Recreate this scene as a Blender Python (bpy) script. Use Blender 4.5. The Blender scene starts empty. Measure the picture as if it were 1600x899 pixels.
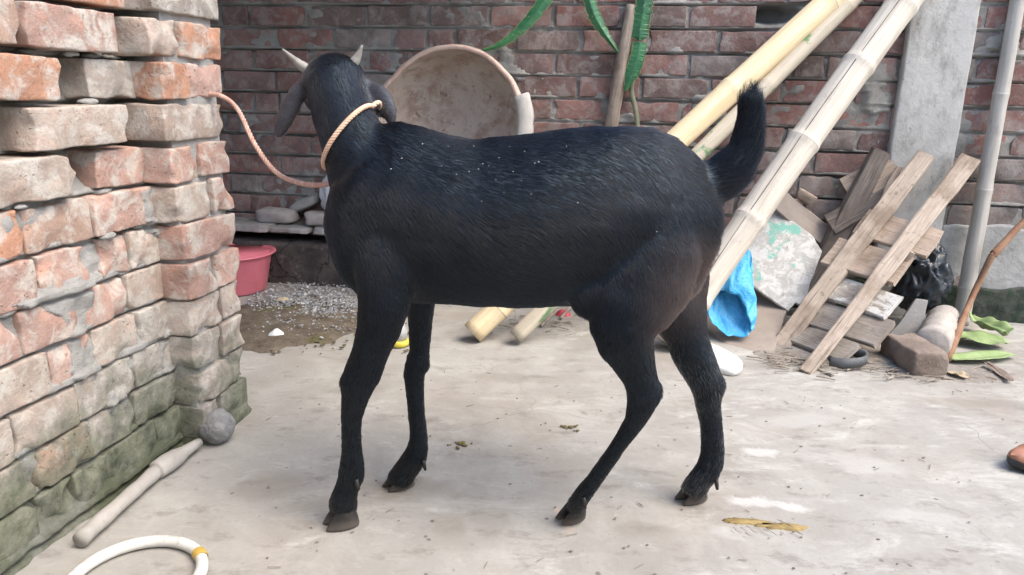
import bpy, bmesh, math, random
import numpy as np
from mathutils import Vector, Matrix, noise as mnoise
from mathutils.bvhtree import BVHTree
from mathutils.kdtree import KDTree

R = math.radians
sc = bpy.context.scene
col = sc.collection
random.seed(7)
rng = np.random.default_rng(7)

# ------------------------------------------------------------------ camera
CAM_H, FPX, PITCH, ROLL = 0.80, 1155.0, R(15.0), R(1.15)
CAM = Vector((0, 0, CAM_H))
FWD = Vector((0, math.cos(PITCH), -math.sin(PITCH)))
_u = Vector((0, math.sin(PITCH), math.cos(PITCH)))
_r = Vector((1, 0, 0))
RGT = _r * math.cos(ROLL) + _u * math.sin(ROLL)
UPV = _u * math.cos(ROLL) - _r * math.sin(ROLL)
cd = bpy.data.cameras.new('camera')
cam = bpy.data.objects.new('camera', cd)
col.objects.link(cam)
cd.sensor_width = 36.0
cd.lens = 36.0 * FPX / 1600.0
cd.clip_start, cd.clip_end = 0.02, 200
cam.matrix_world = Matrix(((RGT.x, UPV.x, -FWD.x, 0), (RGT.y, UPV.y, -FWD.y, 0), (RGT.z, UPV.z, -FWD.z, CAM_H), (0, 0, 0, 1)))
sc.camera = cam

# ------------------------------------------------------------------ sky, sun, exposure
SUN_DIR = Vector((0.50, -0.30, 0.85)).normalized()          # towards the sun
elev = math.asin(SUN_DIR.z)
azim = math.atan2(SUN_DIR.x, SUN_DIR.y)
w = bpy.data.worlds.new('World'); sc.world = w; w.use_nodes = True
wn = w.node_tree
bg = wn.nodes['Background']
sky = wn.nodes.new('ShaderNodeTexSky')
sky.sky_type = 'NISHITA'; sky.sun_disc = False
sky.sun_elevation = elev; sky.sun_rotation = azim
sky.air_density = 1.0; sky.dust_density = 2.3; sky.ozone_density = 0.8
wn.links.new(sky.outputs[0], bg.inputs[0])
bg.inputs[1].default_value = 0.15
sd = bpy.data.lights.new('sun', 'SUN')
sun = bpy.data.objects.new('sun', sd); col.objects.link(sun)
sd.energy = 1.15; sd.angle = R(40); sd.color = (1.0, 0.92, 0.80)
sun.rotation_euler = (-SUN_DIR).to_track_quat('-Z', 'Y').to_euler()
sun.location = (2, -2, 6)
sc.view_settings.view_transform = 'Standard'
sc.view_settings.look = 'None'
sc.view_settings.gamma = 1
sc.view_settings.exposure = 1.62
sc.cycles.use_denoising = True
sc.cycles.max_bounces = 6

# ------------------------------------------------------------------ measured frame of the yard
def ray(px, py):
    return FWD + RGT * ((px - 800) / FPX) + UPV * ((449.5 - py) / FPX)
def G(px, py, z=0.0):                          # point of the ground (or of height z) seen at a pixel of the photograph
    d = ray(px, py); return CAM + d * ((z - CAM_H) / d.z)
def AtY(px, py, y):
    d = ray(px, py); return CAM + d * (y / d.y)
def mpp(p):                                    # metres per photograph pixel at p
    return (Vector(p) - CAM).dot(FWD) / FPX
YAW = R(10.4)
WU = Vector((math.cos(YAW), -math.sin(YAW), 0))           # along the back wall, to the right
WV = Vector((math.sin(YAW), math.cos(YAW), 0))            # away from the camera
W0 = G(1560, 500)                                          # foot of the back wall
def Bk(px, py, off=0.0):                       # on a plane off metres in front of the back wall
    d = ray(px, py); t = ((W0 - WV * off - CAM).dot(WV)) / d.dot(WV); return CAM + d * t
L0 = Vector((-0.8341, 1.0793, 0)); LW = WV.copy(); LN = Vector((LW.y, -LW.x, 0))
def Lf(s, off, z): return L0 + LW * s + LN * off + Vector((0, 0, z))
def LfPx(px, py, off):
    d = ray(px, py); t = ((L0 + LN * off - CAM).dot(LN)) / d.dot(LN); q = CAM + d * t; return (q - L0).dot(LW), q.z

# ------------------------------------------------------------------ object helpers
def tag(o, label=None, cat=None, group=None, kind=None):
    if label: o['label'] = label
    if cat: o['category'] = cat
    if group: o['group'] = group
    if kind: o['kind'] = kind
    return o
def empty(name, loc, label, cat, group=None):
    o = bpy.data.objects.new(name, None); o.empty_display_size = 0.05
    o.location = loc; col.objects.link(o)
    return tag(o, label, cat, group)
def worldloc(o):
    v = Vector((0, 0, 0))
    while o: v += o.location; o = o.parent
    return v
def obj(name, verts, faces, mat, parent=None, smooth=True):
    """one mesh object from world-space vertices; its origin sits at its base (or at its parent's)"""
    V = np.array([tuple(v) for v in verts], dtype=float)
    if parent is None:
        org = np.array([(V[:, 0].min() + V[:, 0].max()) / 2, (V[:, 1].min() + V[:, 1].max()) / 2, V[:, 2].min()])
    else:
        org = np.array(worldloc(parent))
    me = bpy.data.meshes.new(name)
    me.from_pydata([tuple(v) for v in V - org], [], [tuple(f) for f in faces])
    me.validate(); me.update()
    if smooth: me.polygons.foreach_set('use_smooth', [True] * len(me.polygons))
    if mat: me.materials.append(mat)
    o = bpy.data.objects.new(name, me)
    if parent is None: o.location = org
    else: o.parent = parent
    col.objects.link(o)
    return o
def fix_normals(o):
    bm = bmesh.new(); bm.from_mesh(o.data); bmesh.ops.recalc_face_normals(bm, faces=bm.faces); bm.to_mesh(o.data); bm.free()
    return o
def nz(p, f=1.0, seed=0.0):
    return mnoise.noise(Vector((p[0] * f + seed * 1.37, p[1] * f + seed * 2.11, p[2] * f - seed * 0.71)))
def nzv(p, f=1.0, seed=0.0):
    return mnoise.noise_vector(Vector((p[0] * f + seed * 1.37, p[1] * f + seed * 2.11, p[2] * f - seed * 0.71)))
class Geo:
    """collects shapes into one mesh"""
    def __init__(s): s.v = []; s.f = []
    def add(s, v, f):
        k = len(s.v); s.v += [Vector(p) for p in v]; s.f += [tuple(i + k for i in q) for q in f]
    def loft(s, rings, cap=True, closed=True):
        n = len(rings[0]); v = [p for r in rings for p in r]; f = []
        for i in range(len(rings) - 1):
            for j in range(n if closed else n - 1):
                a = i * n + j; b = i * n + (j + 1) % n
                f.append((a, b, b + n, a + n))
        if cap and closed:
            f.append(tuple(range(n))[::-1]); f.append(tuple((len(rings) - 1) * n + j for j in range(n)))
        s.add(v, f)
    def tube(s, pts, rad, n=10, cap=True, flat=1.0, wob=0.0, seed=0.0):
        pts = [Vector(p) for p in pts]
        rad = rad if hasattr(rad, '__len__') else [rad] * len(pts)
        rings = []; ref = None
        for i, p in enumerate(pts):
            t = (pts[min(i + 1, len(pts) - 1)] - pts[max(i - 1, 0)]).normalized()
            if ref is None:
                ref = t.cross(Vector((0, 0, 1)))
                if ref.length < .05: ref = t.cross(Vector((0, 1, 0)))
            ref = (ref - t * ref.dot(t)).normalized(); b = t.cross(ref)
            ring = []
            for j in range(n):
                a = 2 * math.pi * j / n
                r = rad[i] * (1 + wob * nz((math.cos(a), math.sin(a), i * .3), 1.3, seed))
                ring.append(p + ref * math.cos(a) * r + b * math.sin(a) * r * flat)
            rings.append(ring)
        s.loft(rings, cap)
    def build(s, name, mat, parent=None, smooth=True):
        return fix_normals(obj(name, s.v, s.f, mat, parent, smooth))
def resample(pts, n):
    """smooth curve through the points (Catmull-Rom)"""
    P = [Vector(p) for p in pts]; P = [P[0] * 2 - P[1]] + P + [P[-1] * 2 - P[-2]]
    out = []; segs = len(P) - 3
    for k in range(n):
        t = k / (n - 1) * segs; i = min(int(t), segs - 1); u = t - i
        a, b, c, d = P[i:i + 4]
        out.append(0.5 * ((2 * b) + (c - a) * u + (2 * a - 5 * b + 4 * c - d) * u * u + (-a + 3 * b - 3 * c + d) * u ** 3))
    return out
def box_surface(xs, ys, zs):
    idx = {}; v = []; f = []
    def k(i, j, l):
        key = (i, j, l)
        if key not in idx: idx[key] = len(v); v.append(Vector((xs[i], ys[j], zs[l])))
        return idx[key]
    X, Y, Z = len(xs) - 1, len(ys) - 1, len(zs) - 1
    for i in range(X):
        for j in range(Y):
            f.append((k(i, j, 0), k(i, j + 1, 0), k(i + 1, j + 1, 0), k(i + 1, j, 0)))
            f.append((k(i, j, Z), k(i + 1, j, Z), k(i + 1, j + 1, Z), k(i, j + 1, Z)))
    for i in range(X):
        for l in range(Z):
            f.append((k(i, 0, l), k(i + 1, 0, l), k(i + 1, 0, l + 1), k(i, 0, l + 1)))
            f.append((k(i, Y, l), k(i, Y, l + 1), k(i + 1, Y, l + 1), k(i + 1, Y, l)))
    for j in range(Y):
        for l in range(Z):
            f.append((k(0, j, l), k(0, j, l + 1), k(0, j + 1, l + 1), k(0, j + 1, l)))
            f.append((k(X, j, l), k(X, j + 1, l), k(X, j + 1, l + 1), k(X, j, l + 1)))
    return v, f
def worn_box(L, W, H, r, amp, seed, n=(6, 3, 4), chips=5):
    """a box with rounded, chipped, uneven edges, centred on the origin"""
    def axis(l, k):
        e = [-l / 2, -l / 2 + r * .5, -l / 2 + r * 1.3]
        m = [-l / 2 + r * 1.3 + (l - 2.6 * r) * i / k for i in range(1, k)]
        return e + m + [l / 2 - r * 1.3, l / 2 - r * .5, l / 2]
    v, f = box_surface(axis(L, n[0]), axis(W, n[1]), axis(H, n[2]))
    rs = random.Random(seed)
    cps = []
    for _ in range(chips):
        c = [rs.choice((-1, 1)) * L / 2, rs.choice((-1, 1)) * W / 2, rs.choice((-1, 1)) * H / 2]
        ax = rs.randrange(3); c[ax] = rs.uniform(-1, 1) * (L, W, H)[ax] / 2
        cps.append((Vector(c), rs.uniform(.014, .034)))
    out = []
    for p in v:
        q = Vector([max(-l / 2 + r, min(l / 2 - r, c)) for c, l in zip(p, (L, W, H))])
        d = p - q
        if d.length > 1e-9: q = q + d.normalized() * r
        q = q + nzv(q, 12, seed) * amp * .55 + nzv(q, 42, seed + 9) * amp * .5 + nzv(q, 95, seed + 5) * amp * .25
        for c, cr in cps:
            dd = (q - c).length
            if dd < cr: q = q - (c * .9 - Vector((0, 0, 0))).normalized() * (.010 * (1 - dd / cr) ** .7) + Vector((0, 0, 0))
        out.append(q)
    return out, f

# ------------------------------------------------------------------ material helpers
class NT:
    def __init__(s, name):
        s.m = bpy.data.materials.new(name); s.m.use_nodes = True
        s.t = s.m.node_tree; s.t.nodes.clear()
        s.out = s.t.nodes.new('ShaderNodeOutputMaterial')
        s.pos = s.t.nodes.new('ShaderNodeNewGeometry').outputs['Position']
    def put(s, sock, v):
        if isinstance(v, bpy.types.NodeSocket): s.t.links.new(v, sock)
        elif v is not None:
            if hasattr(v, '__len__') and len(v) == 3 and sock.type == 'RGBA': v = (*v, 1)
            sock.default_value = v
    def noise(s, scale, detail=4, rough=.55, vec=None, dist=0.0, color=False):
        n = s.t.nodes.new('ShaderNodeTexNoise'); s.put(n.inputs['Vector'], vec or s.pos)
        n.inputs['Scale'].default_value = scale; n.inputs['Detail'].default_value = detail
        n.inputs['Roughness'].default_value = rough; n.inputs['Distortion'].default_value = dist
        return n.outputs['Color' if color else 'Fac']
    def voro(s, scale, vec=None, feature='F1', out='Distance', rnd=1.0):
        n = s.t.nodes.new('ShaderNodeTexVoronoi'); n.feature = feature; s.put(n.inputs['Vector'], vec or s.pos)
        n.inputs['Scale'].default_value = scale; n.inputs['Randomness'].default_value = rnd
        return n.outputs[out]
    def ramp(s, fac, *stops):
        n = s.t.nodes.new('ShaderNodeValToRGB'); s.put(n.inputs[0], fac); e = n.color_ramp.elements
        while len(e) < len(stops): e.new(.5)
        for k, (p, c) in enumerate(stops):
            e[k].position = p; e[k].color = (c, c, c, 1) if not hasattr(c, '__len__') else (*c, 1)
        return n.outputs[0]
    def mix(s, fac, a, b, mode='MIX'):
        n = s.t.nodes.new('ShaderNodeMix'); n.data_type = 'RGBA'; n.blend_type = mode
        s.put(n.inputs[0], fac); s.put(n.inputs[6], a); s.put(n.inputs[7], b); return n.outputs[2]
    def math(s, op, a, b=None, c=None, clamp=False):
        n = s.t.nodes.new('ShaderNodeMath'); n.operation = op; n.use_clamp = clamp
        s.put(n.inputs[0], a); s.put(n.inputs[1], b)
        if c is not None: s.put(n.inputs[2], c)
        return n.outputs[0]
    def scaled(s, x, y, z, vec=None, rot=(0, 0, 0), loc=(0, 0, 0)):
        n = s.t.nodes.new('ShaderNodeMapping'); s.put(n.inputs[0], vec or s.pos)
        n.inputs['Scale'].default_value = (x, y, z); n.inputs['Rotation'].default_value = rot; n.inputs['Location'].default_value = loc
        return n.outputs[0]
    def sep(s, vec=None):
        n = s.t.nodes.new('ShaderNodeSeparateXYZ'); s.put(n.inputs[0], vec or s.pos); return n.outputs
    def objcoord(s):
        return s.t.nodes.new('ShaderNodeTexCoord').outputs['Object']
    def objcolor(s):
        return s.t.nodes.new('ShaderNodeObjectInfo').outputs['Color']
    def rand(s):
        return s.t.nodes.new('ShaderNodeObjectInfo').outputs['Random']
    def bsdf(s, color, rough=.8, bump=None, bstr=.4, bdist=.004, spec=.4, **kw):
        b = s.t.nodes.new('ShaderNodeBsdfPrincipled')
        s.put(b.inputs['Base Color'], color); s.put(b.inputs['Roughness'], rough)
        s.put(b.inputs['Specular IOR Level'], spec)
        for k, v in kw.items(): s.put(b.inputs[k.replace('_', ' ')], v)
        if bump is not None:
            n = s.t.nodes.new('ShaderNodeBump'); s.put(n.inputs['Height'], bump)
            n.inputs['Strength'].default_value = bstr; n.inputs['Distance'].default_value = bdist
            s.t.links.new(n.outputs[0], b.inputs['Normal'])
        s.t.links.new(b.outputs[0], s.out.inputs[0])
        return s.m

def brick_material(name, dustc, dust, sootc, soot, moss=0.0):
    t = NT(name)
    c = t.objcolor()
    n1 = t.noise(11, 5, .6)
    c = t.mix(t.ramp(n1, (.35, 0), (.7, .75)), c, t.mix(1, c, (.62, .55, .52), 'MULTIPLY'))
    n5 = t.noise(23, 4, .6, t.scaled(1, 1, 1, loc=(7, 3, 1)))
    c = t.mix(t.ramp(n5, (.5, 0), (.72, .55)), c, t.mix(1, c, (1.5, 1.32, 1.2), 'MULTIPLY'))
    n2 = t.noise(19, 7, .68, t.scaled(1, 1, 1, loc=(3, 1, 9)), .6)
    c = t.mix(t.ramp(n2, (.47, 0), (.60, dust)), c, dustc)
    n3 = t.noise(7, 6, .65, t.scaled(1, 1, 1, loc=(13, 5, 2)))
    c = t.mix(t.ramp(n3, (.5, 0), (.68, soot)), c, sootc)
    n4 = t.noise(150, 3, .7)
    c = t.mix(t.ramp(n4, (.3, .30), (.7, 0)), c, t.mix(1, c, (.55, .5, .5), 'MULTIPLY'))
    if moss:
        z = t.sep()[2]
        m = t.math('ADD', z, t.math('MULTIPLY', t.math('SUBTRACT', t.noise(7, 7, .68), .5), -.75))
        mf = t.ramp(m, (.0, .85), (.12, .5), (.21, 0.0))
        gc = t.mix(t.ramp(t.noise(26, 6, .7), (.35, 0), (.65, 1)), (.04, .05, .028), (.19, .20, .135))
        c = t.mix(mf, c, gc)
        gf = t.ramp(m, (.12, .7), (.40, 0))
        c = t.mix(gf, c, t.mix(.5, c, (.33, .325, .295)))
        c = t.mix(mf, c, gc)
    pit = t.ramp(t.voro(75, t.mix(.03, t.pos, t.noise(40, 3, .5, color=True))), (.05, 0), (.22, 1))
    pm = t.ramp(t.noise(13, 3, .5, t.scaled(1, 1, 1, loc=(2, 9, 4))), (.45, 1), (.6, 0))
    pit = t.math('MAXIMUM', pit, pm)
    c = t.mix(t.math('MULTIPLY', t.math('SUBTRACT', 1.0, pit), .55), c, t.mix(1, c, (.42, .37, .35), 'MULTIPLY'))
    h = t.math('ADD', t.math('MULTIPLY', t.noise(48, 8, .74), .8), t.math('MULTIPLY', n4, .25))
    h = t.math('ADD', h, t.math('MULTIPLY', pit, .35))
    return t.bsdf(c, .92, h, .85, .007, .2)

M = {}
M['brick_back'] = brick_material('old_wall_brick', (.37, .335, .305), .6, (.085, .074, .07), .55)
M['brick_left'] = brick_material('rough_wall_brick', (.56, .525, .465), .85, (.28, .22, .18), .25, 1.0)

t = NT('mortar_back')
c = t.mix(t.noise(14, 6, .65), (.24, .23, .21), (.46, .445, .41))
c = t.mix(t.ramp(t.noise(4, 5, .6), (.48, 0), (.68, .6)), c, (.10, .095, .088))
M['mortar_back'] = t.bsdf(c, .95, t.noise(55, 8, .78), 1, .012, .15)
t = NT('mortar_left')
c = t.mix(t.noise(16, 6, .65), (.34, .325, .30), (.58, .57, .545))
m = t.math('ADD', t.sep()[2], t.math('MULTIPLY', t.math('SUBTRACT', t.noise(7, 7, .68), .5), -.75))
c = t.mix(t.ramp(m, (.0, .9), (.12, .5), (.22, 0)), c, t.mix(t.noise(40, 4), (.045, .06, .025), (.14, .155, .085)))
M['mortar_left'] = t.bsdf(c, .95, t.noise(55, 8, .78), 1, .012, .15)

t = NT('yard_concrete')
big = t.noise(1.7, 5, .6); mid = t.noise(6.5, 7, .66, None, .5)
c = t.mix(t.ramp(big, (.35, 0), (.65, 1)), (.262, .243, .212), (.315, .303, .275))
c = t.mix(t.ramp(mid, (.42, 0), (.64, .7)), c, (.38, .366, .33))
sx = t.noise(5, 8, .7, t.scaled(.7, 2.2, 1, rot=(0, 0, .35)), .8)
c = t.mix(t.ramp(sx, (.55, 0), (.74, .4)), c, (.475, .465, .425))
px = t.sep()
scf = t.math('ADD', t.noise(7, 9, .74, t.scaled(.8, 1.7, 1, rot=(0, 0, -.5), loc=(6, 1, 0)), .6), t.math('MULTIPLY', px[0], .045))
c = t.mix(t.ramp(scf, (.56, 0), (.70, .55)), c, (.51, .50, .455))
c = t.mix(t.ramp(t.noise(2.6, 4, .6, t.scaled(1, 1, 1, loc=(4, 8, 0))), (.52, 0), (.7, .4)), c, (.28, .235, .19))
c = t.mix(t.ramp(t.noise(9, 7, .74, t.scaled(1, 1.8, 1, loc=(2, 5, 0))), (.54, 0), (.66, .7)), c, (.19, .172, .15))
sp = t.voro(26, t.mix(.06, t.pos, t.noise(8, 3, .5, color=True)))
c = t.mix(t.math('MULTIPLY', t.ramp(sp, (.07, 1), (.13, 0)), t.ramp(t.noise(11, 2), (.52, 0), (.6, .85))), c, (.12, .10, .085))
sp2 = t.voro(60)
c = t.mix(t.math('MULTIPLY', t.ramp(sp2, (.08, 1), (.16, 0)), t.ramp(t.noise(17, 2), (.5, 0), (.6, .6))), c, (.2, .17, .15))
wv = t.mix(.12, t.pos, t.noise(5, 4, .6, color=True))
cr = t.voro(3.1, wv, 'DISTANCE_TO_EDGE')
crm = t.math('MULTIPLY', t.ramp(cr, (.002, 1), (.007, 0)), t.ramp(t.noise(1.9, 3, .5, t.scaled(1, 1, 1, loc=(5, 1, 0))), (.56, 0), (.66, .38)))
c = t.mix(crm, c, (.12, .10, .085))
c = t.mix(t.ramp(t.noise(90, 3, .7), (.3, .25), (.6, 0)), c, (.25, .23, .2))
wp = t.mix(.07, t.pos, t.noise(13, 6, .7, color=True))
def stain(c, px, py, rx, ry, rot, colr, k):                     # a spill with its own outline
    q = G(px, py); m = mpp(q); y_ = 1.9
    mp = t.t.nodes.new('ShaderNodeMapping'); mp.vector_type = 'TEXTURE'; t.put(mp.inputs[0], wp)
    mp.inputs['Location'].default_value = (q.x + .035, q.y + .035, .035); mp.inputs['Rotation'].default_value = (0, 0, rot); mp.inputs['Scale'].default_value = (rx * m, ry * m * y_, 1)
    n = t.t.nodes.new('ShaderNodeVectorMath'); n.operation = 'MULTIPLY'; t.put(n.inputs[0], mp.outputs[0]); n.inputs[1].default_value = (1, 1, 0)
    ln = t.t.nodes.new('ShaderNodeVectorMath'); ln.operation = 'LENGTH'; t.put(ln.inputs[0], n.outputs[0])
    return t.mix(t.ramp(ln.outputs['Value'], (.55, k), (1.0, 0)), c, colr)
WHT = (.66, .65, .62)
for q in ((1165, 822, 46, 9, -.2), (1232, 834, 40, 7, -.2), (1185, 743, 34, 8, -.1)):
    c = stain(c, *q, WHT, .38)
for q in ((1130, 875, 40, 10, -.4), (1330, 760, 90, 22, -.3), (1250, 690, 90, 16, .2), (1440, 850, 80, 16, -.2)): c = stain(c, *q, (.48, .47, .44), .3)
for q in ((876, 850, 9, 26, .1),): c = stain(c, *q, (.46, .35, .28), .6)
for q in ((700, 860, 34, 22, 0), (1000, 590, 60, 12, 0), (480, 560, 90, 16, .1), (1240, 600, 120, 14, 0), (560, 640, 60, 14, .2), (800, 620, 90, 12, -.1), (420, 800, 70, 26, .3), (1500, 660, 90, 12, 0), (1000, 870, 60, 14, .1), (640, 800, 90, 20, -.1)): c = stain(c, *q, (.21, .185, .15), .42)
h = t.math('ADD', t.math('MULTIPLY', mid, .6), t.math('MULTIPLY', t.noise(45, 7, .7), .5))
h = t.math('SUBTRACT', h, t.math('MULTIPLY', crm, .4))
M['ground'] = t.bsdf(c, t.ramp(big, (.3, .75), (.7, .92)), h, .5, .006, .3)

def simple(name, a, b, scale=20, rough=.7, bs=.3, bd=.003, spec=.4, bscale=80, stretch=None, speck=None, **kw):
    t = NT(name)
    vec = None
    if stretch: vec = t.scaled(*stretch, vec=t.objcoord())
    c = t.mix(t.ramp(t.noise(scale, 6, .65, vec), (.3, 0), (.7, 1)), a, b)
    if speck: c = t.mix(t.ramp(t.noise(speck[1], 5, .7), (speck[2], 0), (speck[2] + .1, speck[3])), c, speck[0])
    return t.bsdf(c, rough, t.noise(bscale, 5, .65, vec), bs, bd, spec, **kw)

t = NT('pillar_cement')
c = t.mix(t.ramp(t.noise(5, 6, .6), (.3, 0), (.7, 1)), (.40, .388, .36), (.53, .518, .485))
c = t.mix(t.ramp(t.noise(16, 7, .74, t.scaled(1, 1, .45)), (.50, 0), (.66, .75)), c, (.25, .24, .215))
c = t.mix(t.ramp(t.noise(9, 6, .7, t.scaled(1, 1, .6, loc=(3, 4, 1))), (.52, 0), (.66, .7)), c, (.54, .525, .485))
c = t.mix(t.ramp(t.noise(60, 4, .7), (.62, 0), (.7, .7)), c, (.2, .19, .18))
M['pillar'] = t.bsdf(c, .9, t.noise(55, 6, .7), .5, .006, .25)
t = NT('moss_render')
c = t.mix(t.ramp(t.noise(9, 6, .65), (.38, 0), (.62, 1)), (.018, .03, .02), (.10, .105, .09))
c = t.mix(t.ramp(t.noise(26, 6, .65), (.5, 0), (.65, .8)), c, (.03, .075, .035))
M['moss'] = t.bsdf(c, .95, t.noise(60, 7, .75), .9, .01, .2)
t = NT('ledge_render')
c = t.mix(t.ramp(t.noise(8, 6, .65), (.35, 0), (.65, 1)), (.045, .038, .036), (.115, .095, .085))
c = t.mix(t.ramp(t.noise(19, 6, .7), (.58, 0), (.68, .7)), c, (.20, .18, .165))
wv = t.mix(.1, t.pos, t.noise(9, 4, .6, color=True))
c = t.mix(t.ramp(t.voro(6, wv, 'DISTANCE_TO_EDGE'), (.004, .8), (.02, 0)), c, (.02, .018, .017))
M['ledge'] = t.bsdf(c, .95, t.noise(40, 7, .75), .9, .01, .2)
M['plaster'] = simple('wall_plaster', (.30, .295, .28), (.42, .415, .395), 9, .92, .6, .007, .25, 50, speck=((.2, .19, .175), 18, .58, .6))
M['slab'] = simple('stone_slab', (.24, .225, .205), (.40, .385, .36), 14, .92, .7, .006, .25, 55, speck=((.13, .115, .1), 22, .58, .7))
M['stone'] = simple('grey_stone', (.27, .24, .22), (.42, .38, .35), 11, .92, .7, .006, .25, 50, speck=((.16, .13, .12), 25, .6, .7))
M['soil'] = simple('dark_soil', (.085, .066, .048), (.20, .165, .125), 16, .98, 1, .012, .15, 60, speck=((.13, .12, .055), 6, .54, .8))
M['soil2'] = simple('dusty_soil', (.19, .165, .14), (.32, .295, .26), 12, .97, .8, .008, .15, 60, speck=((.11, .09, .07), 30, .57, .8))
t = NT('gravel_stone')
c = t.mix(t.noise(55, 1, .5), (.13, .13, .135), (.34, .335, .33))
c = t.mix(t.ramp(t.noise(47, 1, .5, t.scaled(1, 1, 1, loc=(3, 2, 1))), (.60, 0), (.64, 1)), c, (.52, .51, .49))
M['gravel'] = t.bsdf(c, .9, t.noise(200, 3), .3, .002, .3)

def wood(name, a, b, grain=(3, 60, 60), rough=.85, paint=None):
    t = NT(name)
    oc = t.objcoord()
    v = t.scaled(*grain, vec=oc)
    c = t.mix(t.ramp(t.noise(3.2, 7, .7, v, .5), (.32, 0), (.68, 1)), a, b)
    c = t.mix(t.ramp(t.noise(1.1, 5, .6, t.scaled(grain[0], grain[1] * 2, grain[2] * 2, vec=oc), .2), (.60, 0), (.66, .7)), c, tuple(x * .35 for x in a))
    c = t.mix(t.ramp(t.noise(7, 5, .6), (.45, 0), (.65, .85)), c, t.mix(1, c, (.58, .53, .49), 'MULTIPLY'))
    c = t.mix(t.ramp(t.noise(34, 6, .7, t.scaled(1, 1, 1, loc=(1, 6, 2))), (.58, 0), (.66, .6)), c, (.14, .115, .09))
    if paint: c = t.mix(t.ramp(t.noise(paint[1], 7, .72, None, .6), (paint[2], 0), (paint[2] + .05, paint[3])), c, paint[0])
    return t.bsdf(c, rough, t.noise(3.2, 7, .75, v), .5, .003, .25)
M['wood_grey'] = wood('weathered_grey_wood', (.20, .175, .15), (.36, .325, .285))
M['wood_pale'] = wood('pale_rough_wood', (.26, .21, .165), (.46, .39, .32))
M['wood_brown'] = wood('brown_rough_wood', (.29, .225, .175), (.45, .37, .30))
M['wood_dark'] = wood('dark_old_wood', (.11, .095, .085), (.24, .205, .18))
M['wood_white'] = wood('white_flaked_wood', (.27, .24, .21), (.42, .385, .34), paint=((.54, .535, .51), 15, .48, .85))
t = NT('board_green_white')
c = t.mix(t.noise(20, 5), (.33, .315, .29), (.47, .46, .43))
c = t.mix(t.ramp(t.noise(26, 7, .75, None, .8), (.47, 0), (.55, .85)), c, (.58, .575, .55))
c = t.mix(t.ramp(t.noise(8, 7, .7, t.scaled(1, 1, 1, loc=(4.35, 2.2, 1.2)), .5), (.56, 0), (.60, .9)), c, (.17, .42, .34))
c = t.mix(t.ramp(t.noise(45, 6, .75), (.60, 0), (.66, .8)), c, (.22, .19, .16))
M['board_paint'] = t.bsdf(c, .8, t.noise(30, 7, .75), .5, .003, .3)
M['board_brown'] = simple('pressed_board', (.26, .215, .18), (.37, .315, .27), 7, .85, .25, .003, .3, 90, speck=((.18, .14, .115), 14, .6, .5))

def bamboo(name, a, b, patch=None, dirt=(.25, .2, .15), da=.5):
    t = NT(name)
    oc = t.objcoord()
    v = t.scaled(26, 26, 1.6, vec=oc)
    c = t.mix(t.ramp(t.noise(2.5, 6, .65, v, .3), (.3, 0), (.7, 1)), a, b)
    c = t.mix(t.ramp(t.noise(10, 6, .7, t.scaled(1.5, 1.5, .5, vec=oc)), (.55, 0), (.72, da)), c, dirt)
    c = t.mix(t.ramp(t.noise(60, 4, .7), (.6, 0), (.7, .35)), c, dirt)
    if patch: c = t.mix(t.ramp(t.noise(patch[1], 6, .68, t.scaled(1, 1, .55, vec=oc), .4), (patch[2], 0), (patch[2] + .05, .95)), c, patch[0])
    return t.bsdf(c, .62, t.noise(2.5, 6, .7, v), .35, .002, .4)
M['bamboo_yellow'] = bamboo('yellow_bamboo', (.56, .43, .24), (.72, .60, .40), dirt=(.34, .25, .15), da=.6)
M['bamboo_green'] = bamboo('green_flaked_bamboo', (.36, .315, .235), (.50, .44, .34), ((.10, .20, .085), 9, .53))
M['bamboo_white'] = bamboo('bleached_bamboo', (.41, .365, .295), (.62, .57, .485), da=.85, dirt=(.30, .255, .215))
M['bamboo_grey'] = bamboo('grey_bamboo', (.31, .29, .255), (.475, .45, .405), da=.85, dirt=(.18, .165, .15))
M['node_brown'] = simple('bamboo_node', (.36, .28, .19), (.52, .43, .31), 30, .7)
M['node_grey'] = simple('bamboo_node_grey', (.40, .36, .315), (.54, .50, .445), 30, .7)
M['crack'] = simple('bamboo_split', (.07, .055, .045), (.12, .10, .08), 30, .9)

def plastic(name, c0, rough=.4, var=.15, **kw):
    t = NT(name)
    c = t.mix(t.ramp(t.noise(14, 5, .6), (.35, 0), (.7, 1)), c0, tuple(min(1, x * (1 - var)) for x in c0))
    return t.bsdf(c, rough, t.noise(40, 4), .08, .002, .5, **kw)
M['tub'] = plastic('pink_plastic', (.74, .20, .245), .42)
t = NT('blue_film')
wv = t.mix(.10, t.pos, t.noise(14, 4, .6, color=True))
cr_ = t.math('ADD', t.voro(22, wv, 'DISTANCE_TO_EDGE'), t.math('MULTIPLY', t.voro(55, wv, 'DISTANCE_TO_EDGE'), .6))
c = t.mix(t.ramp(t.noise(14, 5, .6), (.35, 0), (.7, 1)), (.05, .33, .62), (.10, .42, .70))
M['bag_blue'] = t.bsdf(c, .45, cr_, .28, .02, .4)
M['bag_black'] = plastic('black_film', (.02, .026, .032), .36)
M['bag_white'] = simple('white_sack', (.50, .51, .52), (.64, .65, .66), 20, .7, speck=((.16, .36, .52), 11, .56, .9))
M['hose'] = simple('white_hose', (.44, .43, .39), (.64, .63, .58), 16, .6, .3, .002, .3, speck=((.27, .25, .2), 35, .56, .6))
M['tape'] = simple('yellow_tape', (.50, .34, .08), (.42, .27, .05), 40, .45)
M['club_pipe'] = simple('dusty_pipe', (.29, .27, .24), (.40, .375, .34), 20, .75, .2, .002, .3, speck=((.28, .25, .22), 30, .58, .5))
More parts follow.
